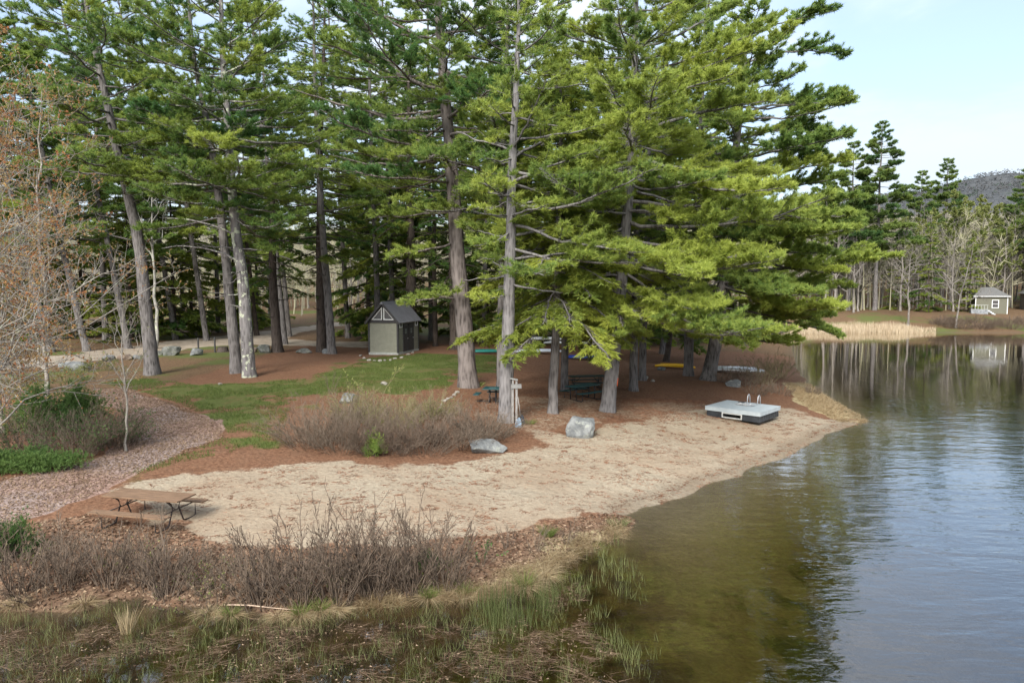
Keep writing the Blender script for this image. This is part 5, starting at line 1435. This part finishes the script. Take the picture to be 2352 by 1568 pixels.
for i, (u, v, H) in enumerate([(30, 1300, .7), (120, 1290, .7), (210, 1310, .65), (300, 1290, .6), (380, 1320, .6), (450, 1310, .65), (500, 1340, .65), (560, 1330, .6), (640, 1340, .6), (730, 1340, .65), (820, 1335, .65), (900, 1325, .6), (980, 1315, .55), (500, 1385, .5), (90, 1360, .6), (420, 1370, .5)]):
    shrub('brush', 'low tangled brown brush with sparse yellow-green leaves on the bank', GU, at(u, v), H * 1.1, 530 + i, stems=34, rad=.95, twigs=9, sub=3, mt='twig_brown', leaf='deadleaf' if i % 3 else 'spring', leafn=160 if i % 3 else 110, leafsize=.05, r=.006, flare=.9, curve=.3, low=.1, cat='brush')
GM = 'dome of brown shrubs by the lawn'
for i, (u, v, H, rad, l, mt_) in enumerate([
        (712, 1022, 2.0, 1.3, 'dense rounded brown shrub closest to the lawn bay', 'twig_brown'), (790, 1030, 2.0, 1.4, 'dense rounded brown shrub around the hidden boulder', 'twig_brown'),
        (880, 1036, 1.9, 1.4, 'grey-brown shrub in the middle of the dome', 'twig_purple'), (970, 1036, 1.75, 1.4, 'grey-brown shrub behind the green sapling tuft', 'twig_purple'),
        (1060, 1022, 1.75, 1.4, 'lower grey shrub behind the cracked boulder', 'twig_brown'), (1118, 1004, 1.55, 1.2, 'small grey shrub at the sign-post end of the dome', 'twig_brown'),
        (900, 985, 1.7, 1.3, 'olive shrub on the lawn side with fresh yellow leaves', 'twig_olive'), (820, 965, 1.7, 1.2, 'olive budding shrub overlapping the lawn', 'twig_olive'), (1000, 960, 1.4, 1.1, 'olive shrub before the curved stone row', 'twig_olive')]):
    ol = mt_ == 'twig_olive'
    shrub('shrub', l, GM, at(u, v), H * 1.12, 560 + i, stems=100, rad=rad * 1.15, twigs=9, sub=4, mt=mt_, r=.0085, flare=1.1, curve=.35, low=.15, leaf='spring' if ol else None, leafn=900 if ol else 0, leafsize=.045, hvar=.5)
shrub('sapling', 'thin yellow-leaved sapling rising out of the shrub dome', None, at(858, 950), 3.6, 575, stems=3, rad=.2, twigs=8, sub=3, mt='twig_olive', leaf='spring', leafn=260, leafsize=.07, r=.012, cat='sapling', leaftint=(.5, 1.0))
shrub('sapling', 'short reddish sapling at the lawn side of the dome', None, at(758, 905), 1.6, 576, stems=7, rad=.2, twigs=5, sub=2, mt='twig_brown', r=.008, cat='sapling')
needle_bush('pine_seedling', 'small green pine seedling among the brown shrub twigs', None, at(862, 1046), (.45, .45, .85), 577, 500, 'pine', .5, cat='seedling')
needle_bush('evergreen_tuft', 'small dark evergreen tuft inside the bank thicket', None, at(985, 1300), (.3, .3, .4), 578, 260, 'juniper', .3, cat='shrub')
# beside the path
needle_bush('juniper_bush', 'soft blue-green evergreen bush beside the bark path', None, at(135, 990), (2.3, 1.5, 2.0), 580, 4600, 'juniper', .45, .17, .024)
needle_bush('juniper_bush', 'low spreading juniper at the foot of the brown bush by the path', None, at(95, 1078), (2.2, .8, .75), 581, 3000, 'juniper', .55, .12, .02)
needle_bush('juniper_bush', 'creeping juniper at the picture edge below the bush', None, at(-40, 1085), (2.0, .9, .8), 582, 2200, 'juniper', .5, .12, .02)
needle_bush('juniper_bush', 'dark green juniper on the bank before the path end', None, at(20, 1280), (.9, .7, 1.1), 583, 1500, 'juniper', .18, .10, .016)
for i, (u, v, H, l) in enumerate([(240, 1030, 2.1, 'brown bare bush at the inner bend of the path'), (170, 1050, 1.9, 'brown bare bush between the junipers'), (60, 1040, 2.0, 'brown bare bush behind the creeping juniper'), (270, 1020, 1.6, 'small dark bush nearest the path gravel')]):
    shrub('shrub', l, 'brown bushes beside the path', at(u, v), H, 590 + i, stems=70, rad=1.1, twigs=9, sub=3, mt='twig_brown', leaf='juniper', leafn=500, leafsize=.07, leaftint=(.1, .5), flare=.8, curve=.3, r=.009, low=.15)
bare_tree('sapling', 'slim bare grey sapling at the path edge', None, at(290, 1035), 5.2, 596, levels=(12, 5, 3), r0=.035, low=.3, cat='sapling', spread=.8, up=.5, leaf='spring', leafn=200, leafsize=.05)
for i, (u, v, H, l) in enumerate([(150, 875, 1.2, 'low green-flushed bush behind the maple twigs'), (60, 900, 1.4, 'olive bush under the maples'), (230, 850, 1.0, 'small roadside bush under the maples')]):
    shrub('shrub', l, 'bushes under the maples', at(u, v), H, 600 + i, stems=50, rad=1.2, twigs=8, sub=3, mt='twig_olive', leaf='spring', leafn=900, leafsize=.06, leaftint=(0, .6), flare=.9, r=.008)
# lake edge bushes by the point
for i, (u, v, H, rad, l, mt_) in enumerate([(1752, 882, 2.6, 1.1, 'tall olive-brown bare bush at the lake edge', 'twig_olive'), (1790, 868, 2.0, .9, 'bare bush closest to the open water', 'twig_olive'), (1715, 886, 1.5, 1.0, 'brown bush in front of the silver boat', 'twig_brown'),
        (1665, 878, 1.3, .8, 'brown bush at the foot of the shore pine', 'twig_brown'), (1735, 905, .9, 1.2, 'low brown brush before the pale shore boulder', 'twig_brown'), (1790, 905, .9, 1.1, 'low brown brush above the dry grass of the point', 'twig_brown'), (1868, 905, .7, .5, 'thin shrub at the water side of the point', 'twig_brown')]):
    shrub('shrub', l, 'bushes at the lake edge', at(u, v), H, 610 + i, stems=46, rad=rad, twigs=8, sub=3, mt=mt_, leaf='spring' if i < 2 else None, leafn=300, leafsize=.05, leaftint=(0, .5), flare=.8, curve=.25, r=.009)
for i in range(26):
    u = 2150 + i * 9.5 + rng.uniform(-4, 4)
    b = at(u, 757 - rng.uniform(0, 16))
    if i == 0: fs = shrub('shrub', 'reddish-brown low shrub along the far shoreline', 'shrubs along the far shoreline', b, 1.5, 640, stems=60, rad=1.6, twigs=6, sub=0, mt='twig_purple', flare=.9, r=.016)
    else: copy_tree(fs, b, rng.uniform(0, 6), rng.uniform(.8, 1.3))
tuft_plant('hosta_plant', 'small white-edged leafy plant at the foot of the broad pine', None, at(1100, 886), .45, 650, 40, .22, 'spring', .9, .07, (.3, .9), .5)
tuft_plant('fern_clump', 'yellow-green plant clump beside the shovels', None, at(1215, 972), .35, 651, 60, .2, 'grassleaf', 1.0, .03, (.6, 1.0), .5)
tuft_plant('grass_clump', 'bright green grass clump alone on the sand edge', None, at(1258, 1230), .42, 652, 160, .13, 'grassleaf', .5, .012, (.3, .8), .25)
tuft_plant('grass_clump', 'pale green grass clump at the corner of the beach and the marsh', None, at(1420, 1205), .3, 653, 140, .25, 'marsh', .7, .012, (.5, 1.0), .3)
for i, (u, v, l) in enumerate([(1105, 1300, 'thin dark-leaved seedling on the bank'), (1165, 1260, 'reddish twiggy seedling on the bank edge of the sand'), (1300, 1245, 'bare twiggy shrublet near the bright green clump'), (1230, 1265, 'tiny bare shrublet among the leaf litter')]):
    shrub('shrublet', l, 'small shrublets on the bank', at(u, v), .9, 655 + i, stems=9, rad=.2, twigs=6, sub=2, mt='twig_brown', leaf='juniper' if i == 0 else None, leafn=80, leafsize=.06, r=.006)
# sedge tussocks at the marsh edge
TS = [(690, 1410, .38, 'green-topped sedge tussock, the longer of the pair in the dark water'), (735, 1402, .36, 'green-topped sedge tussock joined to the longer one'), (772, 1398, .40, 'straw-coloured sedge tussock right of the green-topped pair'), (640, 1414, .30, 'flattened sedge tussock at the cane tip'), (900, 1378, .42, 'dry sedge tussock under the thicket end'),
      (985, 1368, .4, 'yellow-green topped tussock on the marsh rim'), (1070, 1362, .42, 'broad yellow-green tussock at the rim'), (1130, 1358, .45, 'pale bleached tussock at the outer rim'), (1205, 1345, .5, 'green sedge tussock at the outer corner'), (1255, 1320, .45, 'dry tussock at the corner facing the lake'),
      (195, 1392, .38, 'pale dry tussock left of the small pool'), (480, 1404, .32, 'small dry tussock below the thicket'), (530, 1408, .3, 'small sedge tussock beside the fallen cane'), (40, 1392, .35, 'dead grass tussock in the corner')]
for i, (u, v, H, l) in enumerate(TS):
    p = on_z(u, v, 0.0); p[2] = max(tz(p[0], p[1]), -0.02)
    gre = i in (0, 1, 5, 6, 8, 12)
    tuft_plant('sedge_tussock', l, 'sedge tussocks along the marsh rim', p, H * (1.0 if gre else .8), 670 + i, 110 if gre else 50, .12, 'grassleaf' if gre else 'straw', .5, .012, (.4, 1.0), .3, skirt=420)
p = on_z(292, 1450, 0)
tuft_plant('reed_tuft', 'single pale yellow reed tuft standing in the pool water', None, p, .55, 690, 90, .11, 'straw', .12, .014, (.7, 1.0), .08)
c0, c1 = on_z(515, 1388, .12), on_z(680, 1400, .10)
o = MB().tube([c0, c0 * .66 + c1 * .34 + np.array([0, 0, .03]), c0 * .33 + c1 * .67 + np.array([0, 0, .01]), c1], [.014, .012, .010, .006], 6).build('fallen_cane', plain('pale_cane', (.45, .33, .24), .8), None, smooth=True)
tag(o, 'long pale fallen cane lying over the marsh water', 'cane')
# ------------------------------------------------------------------ uncountable ground cover
def blades_at(pos, d, H, width, tint, k=3, droop=None):
    """pos (n,3), d (n,3) direction, H (n), flat blades"""
    n = len(pos)
    kk = np.linspace(0, 1, k)
    P = pos[:, None] + d[:, None] * (H[:, None] * kk)[..., None]
    if droop is not None: P = P + droop[:, None] * (H[:, None] * kk ** 2)[..., None]
    rr_ = np.random.default_rng(len(pos))
    wd = norm(np.cross(d, rr_.normal(size=(n, 3)))) * (np.asarray(width) * 0.5)
    ww = (1 - 0.9 * kk)[None, :, None]
    V = np.stack([P - wd[:, None] * ww, P + wd[:, None] * ww], 2).reshape(-1, 3)
    base = np.arange(n)[:, None] * (2 * k) + np.arange(k - 1)[None] * 2
    Fq = np.stack([base, base + 1, base + 3, base + 2], -1).reshape(-1, 4)
    return V, Fq, np.repeat(tint, k - 1)
def sample_poly(uv, n, z0=None, noise_s=None, thr=0.5):
    poly = (np.array([on_z(u, v, z0) for u, v in uv]) if z0 is not None else at_many(uv))[:, :2]
    lo, hi = poly.min(0), poly.max(0)
    out_ = np.zeros((0, 2))
    while len(out_) < n:
        q = rng.uniform(lo, hi, (n * 2, 2))
        q = q[inside(q[:, 0], q[:, 1], poly)]
        if noise_s: q = q[vn(q[:, 0] + 40, q[:, 1], noise_s) * .65 + vn(q[:, 0], q[:, 1] + 90, noise_s * .35) * .35 > thr]
        out_ = np.concatenate([out_, q])
    return out_[:n]
def stuff(name, parts, material, label, cat):
    acc = Acc()
    for p_ in parts: acc.add(*p_)
    return tag(link(name, acc.mesh(name, M[material])), label, cat, kind='stuff')
# lawn grass
q = sample_poly(GRASS, 56000, None, 1.1, .43)
z = terrain(q[:, 0], q[:, 1])
d = norm(rng.normal(size=(len(q), 3)) * .45 + UP)
stuff('grass', [blades_at(np.c_[q, z], d, rng.uniform(.05, .12, len(q)), .02, rng.uniform(0, .8, len(q)), 2)], 'grassleaf', 'short green lawn grass between the shed and the shrubs', 'grass')
# needles and leaf scraps on the bank and on the sand
q = sample_poly(BANK, 15000)
z = terrain(q[:, 0], q[:, 1]) + .012
k_ = z > 0.0
q, z = q[k_], z[k_]
d = norm(rng.normal(size=(len(q), 3)) * np.array([1, 1, .25]))
V, Fc, T = tufts(np.c_[q, z], d, 1, .085, .06, .1, rng, rng.uniform(0, 1, len(q)) ** 1.6)
stuff('leaf_litter', [(V, Fc, T)], 'deadleaf', 'brown fallen leaves covering the bank between sand and marsh', 'leaf litter')
cl = sample_poly(SAND, 1000)
k_ = rng.integers(3, 26, len(cl)); ci = np.repeat(np.arange(len(cl)), k_)
sc_ = rng.uniform(.03, .16, len(cl))[ci][:, None]; ca = rng.normal(size=len(cl))[ci] * .7
o_ = rng.normal(size=(len(ci), 2)) * sc_ * np.array([2.2, .8])
q = cl[ci] + np.stack([o_[:, 0] * np.cos(ca) - o_[:, 1] * np.sin(ca), o_[:, 0] * np.sin(ca) + o_[:, 1] * np.cos(ca)], 1)
q2 = sample_poly(THIN, 9000, None, 1.2, .45)
q = np.concatenate([q, q2])
z = terrain(q[:, 0], q[:, 1]) + .008
k_ = z > 0.0
q, z = q[k_], z[k_]
a = rng.uniform(0, 6.28, len(q))
d = norm(np.stack([np.cos(a), np.sin(a) * .6, rng.normal(size=len(q)) * .06], 1))
sw = []
for i in range(len(SHORE_UV)):
    if 1430 < SHORE_UV[i][0] <= 1985 and SHORE_UV[i][1] > 960: sw.append(SHORE[i + 2])
sw = np.array(sw)
tt_ = rng.uniform(0, len(sw) - 1.001, 5200); i_ = tt_.astype(int); f_ = (tt_ - i_)[:, None]
ws = sw[i_] * (1 - f_) + sw[i_ + 1] * f_ + rng.normal(size=(5200, 2)) * .9
sdw = shore_sd(ws[:, 0], ws[:, 1])
k_ = (np.abs(sdw - .28 - .25 * vn(ws[:, 0], ws[:, 1], 1.2)) < .09) | ((sdw > .2) & (sdw < .9) & (rng.random(5200) < .12))
ws = ws[k_]; dws = norm(rng.normal(size=(len(ws), 3)) * np.array([1, .8, .05]))
pws = blades_at(np.c_[ws, terrain(ws[:, 0], ws[:, 1]) + .012], dws, rng.uniform(.06, .22, len(ws)), .016, rng.uniform(-.6, .3, len(ws)), 2)
stuff('needle_litter', [pws, blades_at(np.c_[q, z], d, rng.uniform(.06, .2, len(q)), .016, rng.uniform(0, 1, len(q)), 2)], 'needlelitter', 'rust-brown pine needles scattered over the beach sand', 'pine needles')
# wood chips on the path
q = sample_poly(MULCH, 21000)
z = terrain(q[:, 0], q[:, 1]) + .012
d = norm(rng.normal(size=(len(q), 3)) * np.array([1, 1, .3]))
V, Fc, T = tufts(np.c_[q, z], d, 1, .085, .035, .1, rng, rng.uniform(0.15, .85, len(q)))
stuff('wood_chips', [(V, Fc, T)], 'deadleaf', 'loose wood chips spread over the path', 'wood chips')
# dry straw along the marsh rim and on the point
q = sample_poly(STRAWEDGE, 7000, None, .5, .44)
z = np.maximum(terrain(q[:, 0], q[:, 1]), 0) - .01
n = len(q)
d = norm(np.stack([rng.normal(size=n) * .8, rng.normal(size=n) * .6 - .3, rng.uniform(.1, 1.2, n)], 1))
dr = np.stack([rng.normal(size=n) * .3, rng.normal(size=n) * .2 - .2, -rng.uniform(.1, .6, n)], 1)
p1 = blades_at(np.c_[q, z], d, rng.uniform(.15, .5, n), .009, rng.uniform(0, 1, n), 3, dr)
q = sample_poly(DRY, 9000, None, .8, .35)
z = np.maximum(terrain(q[:, 0], q[:, 1]), 0) - .01
n = len(q)
d = norm(np.stack([rng.normal(size=n) * .7 + .3, rng.normal(size=n) * .6 - .2, rng.uniform(.3, 1.0, n)], 1))
p2 = blades_at(np.c_[q, z], d, rng.uniform(.15, .4, n), .02, rng.uniform(.1, 1, n), 3, np.stack([np.zeros(n), np.zeros(n), -rng.uniform(.1, .6, n)], 1))
stuff('dry_grass', [p1, p2], 'straw', 'straw-coloured dry grass along the water edge and the sandy point', 'dry grass')
# marsh: matted dead blades afloat, emergent green stems, floating scraps
MAR = [(-250, 1408), (60, 1412), (190, 1412), (265, 1385), (330, 1385), (440, 1412), (610, 1425), (850, 1405), (1120, 1375), (1240, 1345), (1300, 1298), (1350, 1330), (1380, 1420), (1470, 1490), (1500, 1570), (1480, 1680), (-300, 1680)]
MAT = [(-250, 1440), (250, 1440), (560, 1440), (850, 1430), (1150, 1440), (1250, 1380), (1330, 1330), (1350, 1420), (1420, 1500), (1450, 1680), (-300, 1680)]
q = sample_poly(MAT, 11000, 0.0, .45, .50)
n = len(q)
a = vn(q[:, 0], q[:, 1], 1.1) * 5 - 2.0 + rng.normal(size=n) * .75
d = norm(np.stack([np.cos(a), np.sin(a) * .5, rng.normal(size=n) * .12], 1))
stuff('matted_dead_grass', [blades_at(np.c_[q, rng.uniform(-.012, .02, n)], d, rng.uniform(.08, .34, n), .008, rng.uniform(0, .7, n) ** 1.5, 3, np.stack([rng.normal(size=n) * .15, rng.normal(size=n) * .15, np.zeros(n)], 1))], 'deadleaf', 'brown matted dead grass floating in the marsh', 'dead grass')
q = sample_poly(MAT, 1500, 0.0, .6, .5)
n = len(q)
V, Fc, T = tufts(np.c_[q, rng.uniform(.004, .02, n)], norm(rng.normal(size=(n, 3)) * np.array([1, 1, .15])), 1, .055, .022, .1, rng, rng.uniform(.0, 1.1, n))
stuff('floating_leaves', [(V, Fc, T)], 'deadleaf', 'pale dead leaf scraps floating on the marsh mats', 'leaf scraps')
q = sample_poly(MAR, 7200, 0.0, .5, .47)
n = len(q)
d = norm(np.stack([rng.normal(size=n) * .22, rng.normal(size=n) * .22, np.ones(n)], 1))
g1 = blades_at(np.c_[q, np.full(n, -.03)], d, rng.uniform(.1, .34, n), .007, rng.uniform(0.1, 1, n), 3, np.stack([rng.normal(size=n) * .2, rng.normal(size=n) * .2, -rng.uniform(0, .2, n)], 1))
GE = [(1100, 1375), (1240, 1350), (1290, 1370), (1250, 1440), (1130, 1460), (1080, 1420)]
q = sample_poly(GE, 600, 0.0, .6, .4); n = len(q)
d = norm(np.stack([rng.normal(size=n) * .1, rng.normal(size=n) * .1, np.ones(n)], 1))
g2 = blades_at(np.c_[q, np.full(n, -.03)], d, rng.uniform(.3, .55, n), .010, rng.uniform(0, .5, n), 3)
GB_ = [(1290, 1300), (1420, 1230), (1480, 1330), (1520, 1500), (1480, 1560), (1400, 1480)]
q = sample_poly(GB_, 420, 0.0, .5, .55); n = len(q)
d = norm(np.stack([rng.normal(size=n) * .2, rng.normal(size=n) * .2, np.ones(n)], 1))
g3 = blades_at(np.c_[q, np.full(n, -.03)], d, rng.uniform(.12, .35, n), .012, rng.uniform(.2, .9, n), 3)
stuff('marsh_grass', [g1, g2, g3], 'marsh', 'thin green marsh grass standing in the shallow water', 'marsh grass')
# cattails of the far shore
CT = [(1795, 778), (1850, 767), (2000, 765), (2150, 765.5), (2150, 760), (2000, 759.5), (1850, 760), (1795, 765)]
pA = np.array([on_z(u, v, 0.0) for u, v in CT])[:, :2]
q = sample_poly(CT, 9000, 0.0)
z = np.clip(terrain(q[:, 0], q[:, 1]), -.1, .5); n = len(q)
d = norm(np.stack([rng.normal(size=n) * .1, rng.normal(size=n) * .1, np.ones(n)], 1))
stuff('cattails', [blades_at(np.c_[q, z], d, rng.uniform(0.5, 1.05, n) * (.3 + .7 * sst(0, 5, on_z(2150, 764)[0] - q[:, 0] + rng.normal(size=n) * .8)) * (.75 + .7 * vn(q[:, 0], q[:, 1], 2.2)), .05, rng.uniform(0, 1, n), 2)], 'cattail', 'pale band of dead cattails along the far shore', 'cattails')
